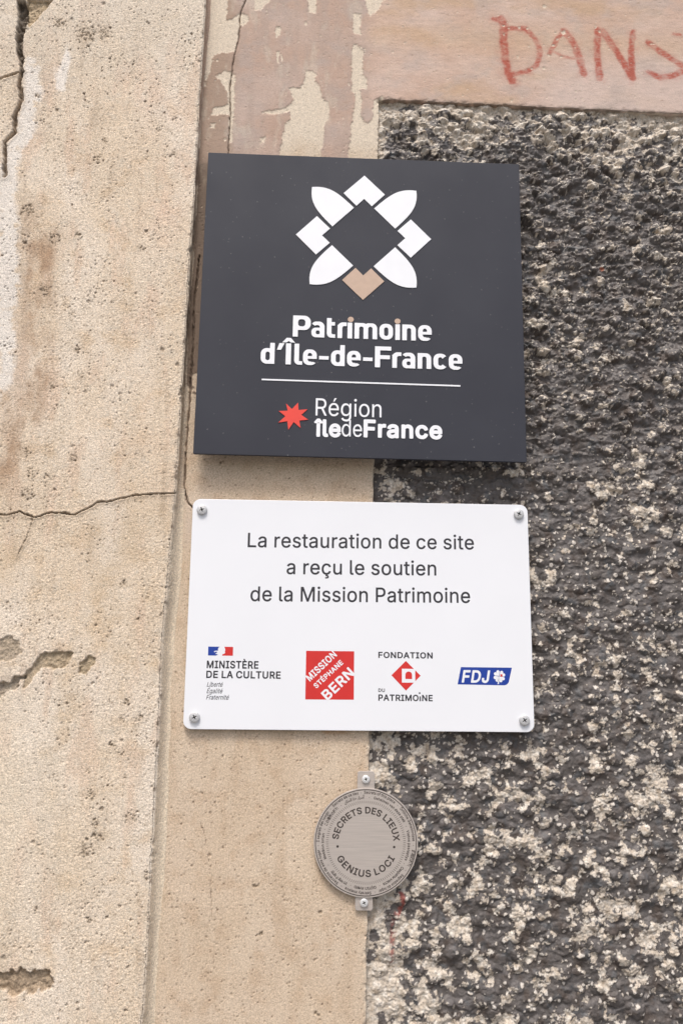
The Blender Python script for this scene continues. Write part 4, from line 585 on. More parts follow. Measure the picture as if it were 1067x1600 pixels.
# ------------------------------------------------------------------ flat surround: upright strip and lintel, one L-shaped sheet
JX, JZ = 9.5, 512.0                                      # inner edges of the L
def build_surround():
    st = .72
    xs = np.concatenate([axis(-172, 26, st, -172, -172), axis(26 + 1.0, 345, 1.0, 30, 1500)])
    zs = np.concatenate([axis(-332, 490, .8, -1670, 480)[:-1], axis(490.4, 655, st, 490.4, 1500)])
    X, Z = np.meshgrid(xs, zs)
    jx = JX + 1.5 * fbm(Z * 0, Z, 22, 4, 41) + np.interp(Z, [-332, -180, 128, 494], [-2.5, -1.5, 1.5, 4.5])
    jz = JZ + 1.2 * fbm(X, X * 0, 26, 4, 42) - np.clip(X, 0, 400) * .012
    jx = jx - JX; jz = jz - JZ
    ox = X - (JX + jx); oz = (JZ + jz) - Z               # both positive: inside the roughcast panel
    ins = np.minimum(ox, oz)
    inside = ins > 0
    usex = inside & (ox <= oz)
    usez = inside & ~usex
    Xp = np.where(usex, JX + jx, X); Zp = np.where(usez, JZ + jz, Z)
    back = np.clip(ins, 0, 4) * 3.5
    vd = ins > 3.0
    keep = ~(vd[:-1, :-1] & vd[1:, :-1] & vd[:-1, 1:] & vd[1:, 1:])
    h = .5 * fbm(X, Z, 90, 3, 43) + .10 * fbm(X, Z, 5, 3, 44) + .17 * fbm(X, Z, 1.8, 2, 45) * (1 - .6 * sstep(430, 470, Z))
    n1 = fbm(X, Z * .5, 60, 4, 46); n2 = fbm(X, Z, 18, 4, 47)
    # bare render
    c = np.empty(X.shape + (3,), np.float32); c[:] = (.53, .425, .315)
    c = mixc(c, (.55, .45, .345), sstep(-.2, .4, n1))
    c = mixc(c, (.46, .345, .24), .6 * sstep(-.05, .45, n2))
    c = mixc(c, (.44, .335, .235), .35 * sstep(.1, .45, fbm(X, Z * .3, 26, 4, 71)))
    c = mixc(c, (.32, .24, .165), .5 * sstep(.05, .35, fbm(X, Z, 1.5, 2, 72)) * sstep(-.1, .4, fbm(X, Z * .6, 30, 4, 73)))
    c = mixc(c, (.58, .485, .375), .45 * sstep(0, .4, fbm(X * 1.0, Z * .3, 24, 3, 48)))
    c *= (1 + .30 * fbm(X, Z, 1.7, 3, 49))[..., None]
    up = sstep(430, 470, Z + 20 * n2)
    c = mixc(c, (.62, .55, .45), .8 * up)
    c *= (1 + .22 * up * fbm(X, Z, 3.0, 4, 50))[..., None]
    # pits and cracks in the render
    cl = np.zeros_like(h)
    for (q, rr) in PITB:
        cl = np.maximum(cl, np.exp(-((X - q[0]) ** 2 + (Z - q[1]) ** 2) / (rr * .62) ** 2))
    blot = sstep(.1, .3, fbm(X, Z, 3.5, 3, 51) + .5 * cl - .25) * sstep(.1, .5, cl)
    c = mixc(c, (.15, .11, .07), .8 * blot); h -= .9 * blot
    for cell, pr, r0, r1, sd in ((11, .22, .04, .10, 160), (5, .16, .06, .14, 170), (2.6, .13, .12, .28, 175)):
        p, pi_, pd = pebbles(X, Z, cell, sd, r0, r1, pr)
        k = sstep(0, .6, p / (r0 * .8)) * (.3 + .7 * pi_) * (1 - .6 * up)
        h -= .7 * k; c = mixc(c, (.19, .135, .09), .7 * k)
    jit = 1.1 * fbm(X, Z, 8, 3, 52)
    # paint film, flaked along measured outlines
    n3 = fbm(X * .25, Z, 3.2, 4, 53)                     # brush marks, drawn out sideways on the lintel
    n4 = fbm(X, Z * .3, 12, 4, 54)                       # and downwards on the upright
    lint = sstep(-6, 14, X + 6 * n2)
    pc = np.empty_like(c); pc[:] = (.50, .335, .255)
    pc = mixc(pc, (.56, .415, .345), .9 * sstep(-.35, .45, fbm(X * .5, Z, 45, 4, 55)))
    pc = mixc(pc, (.47, .31, .20), .8 * sstep(0, .5, fbm(X * .4, Z, 36, 4, 56)) * lint)
    pc = mixc(pc, (.55, .42, .365), .75 * lint * sstep(120, 300, X - (Z - 540) * 1.6 + 60 * n1))
    pc = mixc(pc, (.40, .29, .235), .7 * (1 - lint) * sstep(-.3, .4, n4))
    pc = mixc(pc, (.43, .335, .29), .6 * sstep(-.05, .45, fbm(X * .7, Z, 24, 4, 78)))
    pc = mixc(pc, (.50, .32, .20), .5 * np.exp(-((Z - 585) / 16) ** 2) * lint)
    pc *= (1 + .16 * n3 * lint + .12 * n4 * (1 - lint) + .06 * fbm(X, Z, 1.6, 2, 57))[..., None]
    pc = mixc(pc, (.30, .205, .145), .6 * sstep(.28, .5, fbm(X * .3, Z, 2.2, 3, 58)) * sstep(-.1, .3, fbm(X, Z, 26, 3, 59)))
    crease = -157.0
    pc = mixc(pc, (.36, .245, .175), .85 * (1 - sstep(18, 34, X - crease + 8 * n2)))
    pc = mixc(pc, (.17, .115, .08), .9 * (1 - sstep(425, 445, Z + 10 * n2)))
    pc *= (1 - .10 * (1 - lint))[..., None]
    # red brush lettering
    red = np.zeros_like(h)
    if True:
        k = np.nonzero((X > 100) & (X < 345) & (Z > 520) & (Z < 620))
        a, b = X[k] + 1.3 * fbm(X[k], Z[k], 8, 3, 60), Z[k] + 1.3 * fbm(X[k], Z[k], 8, 3, 61)
        r_ = np.zeros(a.shape, np.float32)
        for i, pl in enumerate(DANS):
            d = segdist(a, b, pl)
            wdt = (4.2, 2.8, 2.4, 3.7, 1.7, 3.6, 3.7, 3.3, 3.3, 1.8)[i]
            st_ = (1.0, .85, .8, .85, .55, .92, .85, .9, .85, .85)[i]
            r_ = np.maximum(r_, st_ * (1 - sstep(wdt * .55, wdt * 1.5, d)))
            r_ = np.maximum(r_, .30 * st_ * (1 - sstep(wdt, wdt * 3.2, d)) * sstep(-.3, .5, fbm(a, b, 12, 4, 79)))
        br = .55 + .45 * sstep(-.45, .3, fbm(a * .8, b * .8, 6, 4, 62)) ; br *= .65 + .35 * sstep(-.35, .2, fbm(a * .3, b, 1.6, 3, 63))
        pool = np.exp(-(segdist(a, b, [DANS[0][-2], DANS[0][-1]]) / 5.5) ** 2) + np.exp(-(segdist(a, b, [DANS[7][-2], DANS[7][-1]]) / 4) ** 2) + np.exp(-(segdist(a, b, [DANS[6][-1], DANS[6][-2]]) / 4) ** 2)
        red[k] = np.clip(r_ * br * (1.12 + .4 * pool), 0, .95)
    pc = mixc(pc, (.36, .065, .035), red)
    # where the film is gone
    bare = np.full(h.shape, 99.0, np.float32)
    wob = 2.4 * fbm(X, Z, 7, 4, 64) + 1.6 * fbm(X, Z, 2.4, 3, 74)
    for P_ in BARE: bare = np.minimum(bare, polysd(X, Z, P_, 8) + wob)
    for (q, rr) in DFLAKE:
        bare = np.minimum(bare, np.hypot(X - q[0], (Z - q[1]) * 1.2) - rr * .55 + .9 * wob)
    isl = fbm(X, Z * .6, 8, 5, 75) - .60 + .08 * (1 - lint) + .12 * np.exp(-np.clip(np.abs(bare), 0, 30) / 7)
    bare = np.minimum(bare, -9 * isl)
    flecks, fi, fd = pebbles(X, Z, 9, 180, .03, .09, .16)
    bare = np.minimum(bare, np.where(flecks > 0, -1, 99))
    low = fbm(X, Z, 24, 5, 65) * 30 + (Z - 205) * -.12 + (X - crease - 16) * 1.3       # beside the dark plaque the film survives only in the crease
    low = np.where(Z < 436, low + np.clip(250 - Z, 0, 99) * .3 + np.clip(Z - 405, 0, 99) * -.3, -99)
    gone = 1 - sstep(-.5, .5, np.where(bare < 50, bare, 99))
    gone = np.maximum(gone, sstep(-1, 1, low))
    gone = np.maximum(gone, 1 - sstep(-1.5, 2.5, Z - 205 + 40 * n2))
    gone = np.clip(gone, 0, 1)
    film = 1 - gone
    film = film * (1 - .28 * (1 - .7 * lint) * sstep(.12, .42, fbm(X, Z * .4, 15, 5, 76)))
    c = c * (1 - film)[..., None] + pc * film[..., None]
    h += .55 * film
    edge = np.exp(-((np.abs(gone - .5)) / .3) ** 2) * (gone > .02) * (gone < .98)
    c = mixc(c, (.24, .165, .115), .40 * edge * sstep(-.3, .3, n2))
    # rims of the panel
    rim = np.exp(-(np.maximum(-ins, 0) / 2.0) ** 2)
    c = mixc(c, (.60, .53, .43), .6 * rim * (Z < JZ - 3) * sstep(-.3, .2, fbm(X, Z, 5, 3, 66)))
    c = mixc(c, (.16, .12, .09), .75 * rim * (Z > JZ - 4) * sstep(-.45, .1, fbm(X, Z, 9, 3, 67)))  # broken darker line along the lintel's lower edge
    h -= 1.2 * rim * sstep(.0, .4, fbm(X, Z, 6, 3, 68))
    for P_, wd, dp in ((CRK_CREASE, .9, 3.5), (CRK_TOP, .65, 2.5), (CRK_LOW, .30, .8)):
        d = linedist(X + jit, Z + jit, P_)
        ww = wd * (1 + .7 * fbm(X, Z, 12, 2, 69))
        k = (1 - sstep(ww * .4, ww * 1.15, d)) * (1 if wd > .4 else sstep(-.15, .15, fbm(X, Z, 16, 3, 70)) * .7)
        h -= dp * k; c = mixc(c, (.13, .09, .065), .85 * k)
    c = c * np.where(gone[..., None] > .5, np.array((1.03, 1.01, .99), np.float32), np.array((.96, .99, .99), np.float32))
    # lighter smear beside the white plaque
    c = mixc(c, (.56, .48, .42), .5 * np.exp(-(((X + 150) / 9) ** 2 + ((Z - 75) / 22) ** 2)))
    # rust wept from under the white plaque
    c = mixc(c, (.40, .20, .08), .5 * np.exp(-(((X + 30) / 26) ** 2 + ((Z + 101.5) / 2.2) ** 2)) * sstep(-.2, .3, n2))
    Y = -h + back
    return wall_sheet('surround', Xp, Y, Zp, keep, {'albedo': c, 'paint': film}, M_SUR)

# ------------------------------------------------------------------ dark roughcast panel
def build_roughcast():
    st = .6
    xs = axis(4, 345, st, 4, 1500)
    zs = axis(-336, 518, st, -1670, 518)
    X, Z = np.meshgrid(xs, zs)
    wx = 1.8 * fbm(X, Z, 7, 3, 81); wz = 1.8 * fbm(X, Z, 7, 3, 82)
    x, z = X + wx, Z + wz
    fx_ = 1.0 * fbm(X, Z, 1.9, 2, 77); fz_ = 1.0 * fbm(X, Z, 1.9, 2, 78)
    ridge = 1 - np.abs(fbm(x * .6, z, 17, 3, 83)) * 2
    A, Ai, Ad = pebbles(x, z, 11.5, 200, .22, .58, .8, 1.2)
    B, Bi, Bd = pebbles(x, z, 4.4, 210, .25, .55, .7, 1.1)
    Cc, Ci, Cd = pebbles(X + .5 * wx, Z + .5 * wz, 2.3, 220, .25, .55, .7)
    up = sstep(60, 240, Z + 30 * fbm(X, Z, 60, 2, 79)); lowr = 1 - sstep(-150, -60, Z + 30 * fbm(X, Z, 60, 2, 80)); mid = (1 - up) * (1 - lowr)
    soft = .55 + .45 * up                                # the paint lies thicker and smoother low down
    lumps = 4.2 * fbm(X * .75, Z, 34, 3, 84) + (1.8 + 1.6 * up) * ridge + (5.0 + 5.5 * up) * A + (1.2 + 2.2 * up) * B
    # where the paint has gone: broad ragged scabs low down, chips on the crests higher up
    big = fbm(x + 1.2 * fx_, z + 1.2 * fz_, 18, 6, 85, .62); med = fbm(x * .9 + fx_, z + fz_, 7.5, 4, 86); pat = fbm(X, Z, 70, 3, 87)
    crest = A * 1.3 + B * .8
    edge_d = np.minimum(X - 10, 512 - Z)
    near = np.exp(-np.maximum(edge_d, 0) / 9.0)
    v_low = big * .95 + .45 * med + .16 * crest + .25 * pat - .13 + .25 * np.exp(-(((X - 40) / 45) ** 2 + ((Z + 320) / 45) ** 2))
    v_mid = .75 * big + .60 * med + .30 * crest + .30 * pat - .29
    v_up = .75 * big + .55 * med + .32 * crest + .40 * pat - .33 + .26 * sstep(440, 490, Z) + .13 * sstep(200, 310, X) * sstep(330, 420, Z)
    v = v_low * lowr + v_mid * mid + v_up * up + (.30 + .25 * sstep(420, 450, Z)) * near
    bare = sstep(.0, .06, v)
    # stones and chips showing pale through the paint
    E1, E1i, E1d = pebbles(x + .9 * fx_, z + .9 * fz_, 3.8, 240, .15, .42, .55)
    E2, E2i, E2d = pebbles(x + fx_, z + fz_, 2.7, 250, .18, .50, .6)
    E0, E0i, E0d = pebbles(x + .8 * fx_, z + .8 * fz_, 6.0, 260, .16, .40, .6)
    on0 = (E0i < .55) * (E0d < 9) * (lowr + .5 * mid > .4)
    m1 = sstep(-.12, .16, fbm(X, Z, 16, 3, 98) + .22 * pat + .12 * lowr + .08 * up - .02)
    m2 = sstep(-.06, .20, fbm(X * .7, Z, 13, 3, 99) + .25 * pat + .30 * (crest - .45) + .08 * up - .02)
    on1 = (E1i < (.12 + .62 * m1) * (1 - .62 * lowr - .30 * mid)) * (E1d < 9); on2 = (E2i < (.04 + .72 * m2) * (1 - .9 * lowr - .5 * mid)) * (E2d < 9)
    core = np.maximum.reduce([on0 * (1 - sstep(.66, .80, E0d)), on1 * (1 - sstep(.62, .80, E1d)), on2 * (1 - sstep(.60, .85, E2d))])
    ringd = np.maximum(np.maximum(on0 * sstep(.72, .86, E0d), on1 * sstep(.70, .88, E1d) * .8), on2 * sstep(.75, .92, E2d) * .5)
    h = lumps + .45 * Cc * 2.3 * (.3 + .9 * bare) + .30 * soft * fbm(X, Z, 2.6, 3, 89) - .3 * bare
    h = h + 2.4 * np.where(on0, E0, 0) + 2.2 * np.where(on1, E1, 0) + 1.6 * np.where(on2, E2, 0)
    h = h * (1 - .55 * near)
    dark = np.empty(X.shape + (3,), np.float32); dark[:] = (.094, .082, .075)
    dark = mixc(dark, (.120, .107, .101), sstep(-.3, .4, fbm(X, Z, 28, 4, 90)))
    dark = mixc(dark, (.072, .053, .042), .8 * sstep(-.05, .45, fbm(X, Z, 16, 4, 91)))
    dark = mixc(dark, (.080, .086, .092), .6 * sstep(.1, .5, fbm(X, Z, 11, 3, 92)))
    dark *= (1 + .10 * up + .35 * fbm(X, Z, 3, 3, 93))[..., None]
    cream = np.empty_like(dark); cream[:] = (.475, .41, .335)
    cream = mixc(cream, (.61, .56, .49), sstep(-.15, .45, fbm(X, Z, 5, 3, 94)))
    cream = mixc(cream, (.33, .255, .18), .6 * sstep(.1, .5, fbm(X, Z, 8, 3, 95)))
    cream *= (1 + .5 * fbm(X, Z, 2.0, 3, 96) + .3 * (Ci - .5) * (Cd < .9))[..., None]
    c = dark * (1 - bare[..., None]) + cream * bare[..., None]
    rim = np.exp(-((v + .012) / .02) ** 2)
    c = mixc(c, (.045, .036, .03), .65 * rim)
    c = mixc(c, (.06, .05, .044), .75 * ringd * (1 - bare))
    pale = np.empty_like(dark); pale[:] = (.60, .55, .49)
    pale = mixc(pale, (.40, .34, .265), (np.where(E1d < 9, E1i, E2i) * 7 % 1) * .9)
    c = c + (pale - c) * (.92 * core * (1 - .6 * bare))[..., None]
    spk = core
    # a run of red paint below the medallion, flecks of rust
    rd = linedist(X + wx, Z + wz, [(36, -232), (38, -240), (31, -252), (30, -262), (28, -285)])
    c = mixc(c, (.26, .055, .04), .75 * (1 - sstep(1.0, 3.2, rd)) * sstep(-.3, .1, fbm(X, Z, 7, 3, 97)))
    c = mixc(c, (.30, .09, .04), .8 * (np.hypot(X - 232, Z - 338) < 2.2))
    Y = 6.5 - h
    Y = np.where(Y < -3.5, -3.5 + (Y + 3.5) * .45, Y)
    under = (X < 152) * (np.abs(Z) < 102) | (np.hypot(X - 6, Z + 190.7) < 46)      # pressed flat where the plaque and the medallion are screwed on
    Y = np.where(under, np.maximum(Y, -1.6), Y)
    return wall_sheet('roughcast_panel', X, Y, Z, None, {'albedo': c, 'paint': 1 - np.clip(bare + spk, 0, 1)}, M_ROU)

p1 = build_pilaster(); p1['label'] = 'cracked cream sanded render pilaster'
p2 = build_surround(); p2['label'] = 'flat render surround with flaking pink paint and red brushed letters'
p3 = build_roughcast(); p3['label'] = 'dark grey painted roughcast with worn pale grains'

# pavement in front of the wall, below the frame
def pavement():
    m, t, N, L, P = mat_new('asphalt pavement')
    n = N.new('ShaderNodeTexNoise'); n.inputs['Scale'].default_value = 180; n.inputs['Detail'].default_value = 5
    cr = N.new('ShaderNodeValToRGB'); cr.color_ramp.elements[0].color = (.10, .095, .09, 1); cr.color_ramp.elements[1].color = (.26, .25, .235, 1)
    tc = N.new('ShaderNodeTexCoord'); L.new(tc.outputs['Object'], n.inputs['Vector'])
    L.new(n.outputs['Fac'], cr.inputs['Fac']); L.new(cr.outputs['Color'], P.inputs['Base Color'])
    P.inputs['Roughness'].default_value = .9
    me = bpy.data.meshes.new('pavement')
    v = [(-60, -120, 0), (60, -120, 0), (60, .02, 0), (-60, .02, 0)]
    me.from_pydata(v, [], [(0, 1, 2, 3)])
    o = new_obj('pavement', me, m); o.location = (0, 0, -1.67); o['kind'] = 'structure'
pavement()

# ------------------------------------------------------------------ flat outlines, lettering, plates
def curve_mesh(c):
    o = bpy.data.objects.new('tmp', c)
    me = o.to_mesh()
    n = len(me.vertices)
    co = np.empty(n * 3, np.float32); me.vertices.foreach_get('co', co)
    F = [tuple(p.vertices) for p in me.polygons]
    o.to_mesh_clear()
    bpy.data.objects.remove(o)
    return co.reshape(-1, 3)[:, :2].astype(np.float64), F

def fill(*loops):
    """closed outlines (holes allowed) -> flat vertices and faces"""
    c = bpy.data.curves.new('tmp', 'CURVE'); c.dimensions = '2D'; c.fill_mode = 'BOTH'
    for lp in loops:
        s = c.splines.new('POLY'); s.points.add(len(lp) - 1)
        for p, (a, b) in zip(s.points, lp): p.co = (a, b, 0, 1)
        s.use_cyclic_u = True
    r = curve_mesh(c); bpy.data.curves.remove(c)
    return r

def glyphs(body, off=0.0, shear=0.0, space=1.0, res=5):
    c = bpy.data.curves.new('tmp', 'FONT'); c.body = body; c.offset = off; c.shear = shear; c.space_character = space
    c.resolution_u = res; c.fill_mode = 'FRONT'
    r = curve_mesh(c); bpy.data.curves.remove(c)
    return r

def set_line(body, face):
    """embedded outlines set in a line: vertices (capital height 1) and faces"""
    G = GLYPHS[face]
    cap = max(next(G[k] for k in 'HPFRS' if k in G)[1][0][1::2])
    pen, parts = 0, []
    for ch in body:
        adv, loops = G[ch]
        if loops: parts.append(fill(*[[((pen + q) / cap, r / cap) for q, r in zip(L[0::2], L[1::2])] for L in loops]))
        pen += adv
    return join(*parts)

def line_of_text(body, x0, x1, z, cap, face='regular', shear=0.0, tilt=0.0):
    """lettering whose ink runs from x0 to x1 on baseline z, capitals `cap` high (mm)"""
    V, F = set_line(body, face)
    V = V.copy()
    V[:, 0] += shear * V[:, 1]
    a, b = V[:, 0].min(), V[:, 0].max()
    V[:, 0] = x0 + (V[:, 0] - a) * (x1 - x0) / (b - a)
    V[:, 1] = V[:, 1] * cap + z + (V[:, 0] - (x0 + x1) / 2) * tilt
    return V, F

def join(*parts):
    V, F, n = [], [], 0
    for v, f in parts:
        V.append(np.asarray(v)); F += [tuple(i + n for i in p) for p in f]; n += len(v)
    return np.concatenate(V), F

def raised(name, VF, mat, parent, y0, t=0.0, label=None):
    """flat shape (mm, x right, z up) at y0 in front of the parent's origin, raised by t with side walls"""
    V, F = VF
    n = len(V)
    F2 = []
    for f in F:                                          # face the viewer (-Y)
        P = V[list(f)]
        ar = np.sum(P[:, 0] * np.roll(P[:, 1], -1) - np.roll(P[:, 0], -1) * P[:, 1])
        F2.append(tuple(f) if ar > 0 else tuple(f[::-1]))
    co = [(a * .001, -(y0 + t) * .001, b * .001) for a, b in V]
    faces = list(F2)
    if t > 0:
        cnt = {}
        for f in F2:
            for i in range(len(f)):
                a, b = f[i], f[(i + 1) % len(f)]
                k = (min(a, b), max(a, b))
                cnt[k] = None if k in cnt else (a, b)
        co += [(a * .001, -y0 * .001, b * .001) for a, b in V]
        for e in cnt.values():
            if e: faces.append((e[1], e[0], e[0] + n, e[1] + n))
    me = bpy.data.meshes.new(name); me.from_pydata(co, [], faces); me.update()
    o = new_obj(name, me, mat, parent)
    if label: o['label'] = label
    return o

def rrect(w, h, r, n=8):
    out = []
    for cx, cz, a0 in ((w / 2 - r, h / 2 - r, 0), (-w / 2 + r, h / 2 - r, 90), (-w / 2 + r, -h / 2 + r, 180), (w / 2 - r, -h / 2 + r, 270)):
        for k in range(n + 1):
            a = math.radians(a0 + 90 * k / n)
            out.append((cx + r * math.cos(a), cz + r * math.sin(a)))
    return out

def inset(lp, d):
    P = np.array(lp); c = P.mean(0)
    nrm = np.roll(P, -1, 0) - np.roll(P, 1, 0)
    nrm = np.stack([nrm[:, 1], -nrm[:, 0]], -1); nrm /= np.linalg.norm(nrm, axis=1)[:, None] + 1e-9
    return (P - nrm * d).tolist()

def plate(name, lp, y_back, y_front, bev, mat, parent):
    """solid plate from an outline (counter-clockwise), softened front and back edges"""
    rings = [(inset(lp, bev), y_back), (lp, y_back + bev), (lp, y_front - bev), (inset(lp, bev * .3), y_front - bev * .3), (inset(lp, bev), y_front)]
    n = len(lp); co = []; faces = []
    for P, y in rings: co += [(a * .001, -y * .001, b * .001) for a, b in P]
    for r in range(len(rings) - 1):
        for i in range(n):
            j = (i + 1) % n
            faces.append((r * n + i, r * n + j, (r + 1) * n + j, (r + 1) * n + i))
    faces.append(tuple(range(n))[::-1]); faces.append(tuple((len(rings) - 1) * n + i for i in range(n)))
    me = bpy.data.meshes.new(name); me.from_pydata(co, [], faces); me.update()
    return new_obj(name, me, mat, parent)

def simple_mat(name, col, rough, metal=0.0, var=.05, scale=60, spec=.5, bump=0.0, coords='Object', stretch=None):
    m, t, N, L, P = mat_new(name)
    tc = N.new('ShaderNodeTexCoord'); n = N.new('ShaderNodeTexNoise')
    n.inputs['Scale'].default_value = scale; n.inputs['Detail'].default_value = 5
    src = tc.outputs[coords]
    if stretch:
        mp = N.new('ShaderNodeMapping'); mp.inputs['Scale'].default_value = stretch; L.new(src, mp.inputs['Vector']); src = mp.outputs['Vector']
    L.new(src, n.inputs['Vector'])
    cr = N.new('ShaderNodeValToRGB')
    cr.color_ramp.elements[0].position = .3; cr.color_ramp.elements[1].position = .7
    cr.color_ramp.elements[0].color = tuple(max(0, v * (1 - var)) for v in col) + (1,)
    cr.color_ramp.elements[1].color = tuple(min(1, v * (1 + var)) for v in col) + (1,)
    L.new(n.outputs['Fac'], cr.inputs['Fac']); L.new(cr.outputs['Color'], P.inputs['Base Color'])
    P.inputs['Roughness'].default_value = rough; P.inputs['Metallic'].default_value = metal
    P.inputs['Specular IOR Level'].default_value = spec
    if bump:
        b = N.new('ShaderNodeBump'); b.inputs['Distance'].default_value = bump; L.new(n.outputs['Fac'], b.inputs['Height']); L.new(b.outputs['Normal'], P.inputs['Normal'])
    return m

def dark_panel_mat():
    """matt anthracite lacquer with a scatter of pale dust specks"""
    m, t, N, L, P = mat_new('anthracite lacquer')
    tc = N.new('ShaderNodeTexCoord')
    n = N.new('ShaderNodeTexNoise'); n.inputs['Scale'].default_value = 14; n.inputs['Detail'].default_value = 6
    cr = N.new('ShaderNodeValToRGB'); cr.color_ramp.elements[0].position = .3; cr.color_ramp.elements[1].position = .7
    cr.color_ramp.elements[0].color = (.024, .0255, .036, 1); cr.color_ramp.elements[1].color = (.031, .033, .044, 1)
    L.new(tc.outputs['Object'], n.inputs['Vector']); L.new(n.outputs['Fac'], cr.inputs['Fac'])
    vo = N.new('ShaderNodeTexVoronoi'); vo.inputs['Scale'].default_value = 165
    nw = N.new('ShaderNodeTexNoise'); nw.inputs['Scale'].default_value = 600
    mv = N.new('ShaderNodeMixRGB'); mv.inputs['Fac'].default_value = .0025
    L.new(tc.outputs['Object'], mv.inputs['Color1']); L.new(nw.outputs['Color'], mv.inputs['Color2']); L.new(mv.outputs['Color'], vo.inputs['Vector'])
    lt = N.new('ShaderNodeMath'); lt.operation = 'LESS_THAN'; lt.inputs[1].default_value = .095
    L.new(vo.outputs['Distance'], lt.inputs[0])
    sp = N.new('ShaderNodeSeparateColor'); L.new(vo.outputs['Color'], sp.inputs['Color'])
    gt = N.new('ShaderNodeMath'); gt.operation = 'GREATER_THAN'; gt.inputs[1].default_value = .30
    L.new(sp.outputs['Red'], gt.inputs[0])
    mu = N.new('ShaderNodeMath'); mu.operation = 'MULTIPLY'; L.new(lt.outputs[0], mu.inputs[0]); L.new(gt.outputs[0], mu.inputs[1])
    m3 = N.new('ShaderNodeMath'); m3.operation = 'MULTIPLY'; L.new(mu.outputs[0], m3.inputs[0]); L.new(sp.outputs['Green'], m3.inputs[1])
    n5 = N.new('ShaderNodeTexNoise'); n5.inputs['Scale'].default_value = 22; n5.inputs['Detail'].default_value = 4; L.new(tc.outputs['Object'], n5.inputs['Vector'])
    r5 = N.new('ShaderNodeMapRange'); r5.inputs['From Min'].default_value = .38; r5.inputs['From Max'].default_value = .62; L.new(n5.outputs['Fac'], r5.inputs['Value'])
    m4 = N.new('ShaderNodeMath'); m4.operation = 'MULTIPLY'; L.new(m3.outputs[0], m4.inputs[0]); L.new(r5.outputs['Result'], m4.inputs[1]); m3 = m4
    r6 = N.new('ShaderNodeMapRange'); r6.inputs['To Min'].default_value = .5; r6.inputs['To Max'].default_value = .72; L.new(n5.outputs['Fac'], r6.inputs['Value']); L.new(r6.outputs['Result'], P.inputs['Roughness'])
    mx = N.new('ShaderNodeMixRGB'); L.new(m3.outputs[0], mx.inputs['Fac']); L.new(cr.outputs['Color'], mx.inputs['Color1']); mx.inputs['Color2'].default_value = (.5, .48, .45, 1)
    L.new(mx.outputs['Color'], P.inputs['Base Color'])
    P.inputs['Specular IOR Level'].default_value = .35
    return m

M_DARK = dark_panel_mat()
M_LET = simple_mat('white lettering enamel', (.79, .80, .825), .5, var=.02)
M_TAN = simple_mat('tan enamel', (.50, .36, .27), .5, var=.04, scale=200)
M_RED = simple_mat('coral red enamel', (.74, .055, .035), .45, var=.05)
M_WHITE = simple_mat('white lacquered sheet', (.765, .775, .80), .38, var=.012, scale=18)
M_INK = simple_mat('black print', (.022, .020, .026), .5, var=.1)
M_WINK = simple_mat('white print', (.765, .775, .80), .4, var=.01)
M_PRED = simple_mat('red print', (.58, .024, .020), .42, var=.05)
M_BLUE = simple_mat('blue print', (.006, .040, .29), .42, var=.06)
M_ZINC = simple_mat('zinc plated steel', (.52, .52, .52), .45, .3, .15, 900, bump=.00005)
M_ZINCB = simple_mat('bright zinc steel', (.70, .70, .69), .35, .4, .12, 900, bump=.00004)
M_RECESS = simple_mat('dark screw recess', (.03, .028, .025), .8, var=.2)  # near-black colour for the cross recess of the screws
M_STEEL = simple_mat('brushed stainless steel', (.50, .445, .40), .46, .38, .10, 40, stretch=(1, 1, 40), bump=.00002)
M_ENGR = simple_mat('dark engraved line', (.05, .038, .032), .7, var=.15)

def make_screw(parent, x, z, y0, R, H, mat, spin, rr=.50, wid=.13):
    """pan head with a cross recess cut into the dome"""
    nr, na = 26, 72
    ca, sa = math.cos(spin), math.sin(spin)
    co, faces, dark = [], [], []
    for i in range(nr + 1):
        q = i / nr
        for j in range(na):
            a = 2 * math.pi * j / na
            px, pz = R * q * math.cos(a), R * q * math.sin(a)
            hh = H * (.62 + .38 * math.sqrt(max(0, 1 - (q * .98) ** 2)) if q < .985 else .62)
            u, v = abs(px * ca + pz * sa) / R, abs(-px * sa + pz * ca) / R
            arm = max(min((rr - u) / .10, (wid * (1.05 - .5 * u / rr) - v) / .05), min((rr - v) / .10, (wid * (1.05 - .5 * v / rr) - u) / .05))
            dep = max(0, min(1, arm))
            co.append(((x + px) * .001, -(y0 + hh - dep * H * .55) * .001, (z + pz) * .001))
            dark.append(dep)
    b = len(co)
    for j in range(na):
        a = 2 * math.pi * j / na
        co.append(((x + R * 1.0 * math.cos(a)) * .001, -(y0 - .2) * .001, (z + R * 1.0 * math.sin(a)) * .001)); dark.append(0)
    mi = []
    for i in range(nr + 1):
        for j in range(na):
            k = (j + 1) % na
            f = (i * na + j, (i + 1) * na + j, (i + 1) * na + k, i * na + k)
            faces.append(f); mi.append(1 if sum(dark[q] for q in f) > 2.0 else 0)
    me = bpy.data.meshes.new('screw'); me.from_pydata(co, [], faces)
    me.materials.append(mat); me.materials.append(M_RECESS)
    me.polygons.foreach_set('material_index', mi)
    me.polygons.foreach_set('use_smooth', [True] * len(faces)); me.update()
    o = bpy.data.objects.new('screw', me); COL.objects.link(o); o.parent = parent
    return o

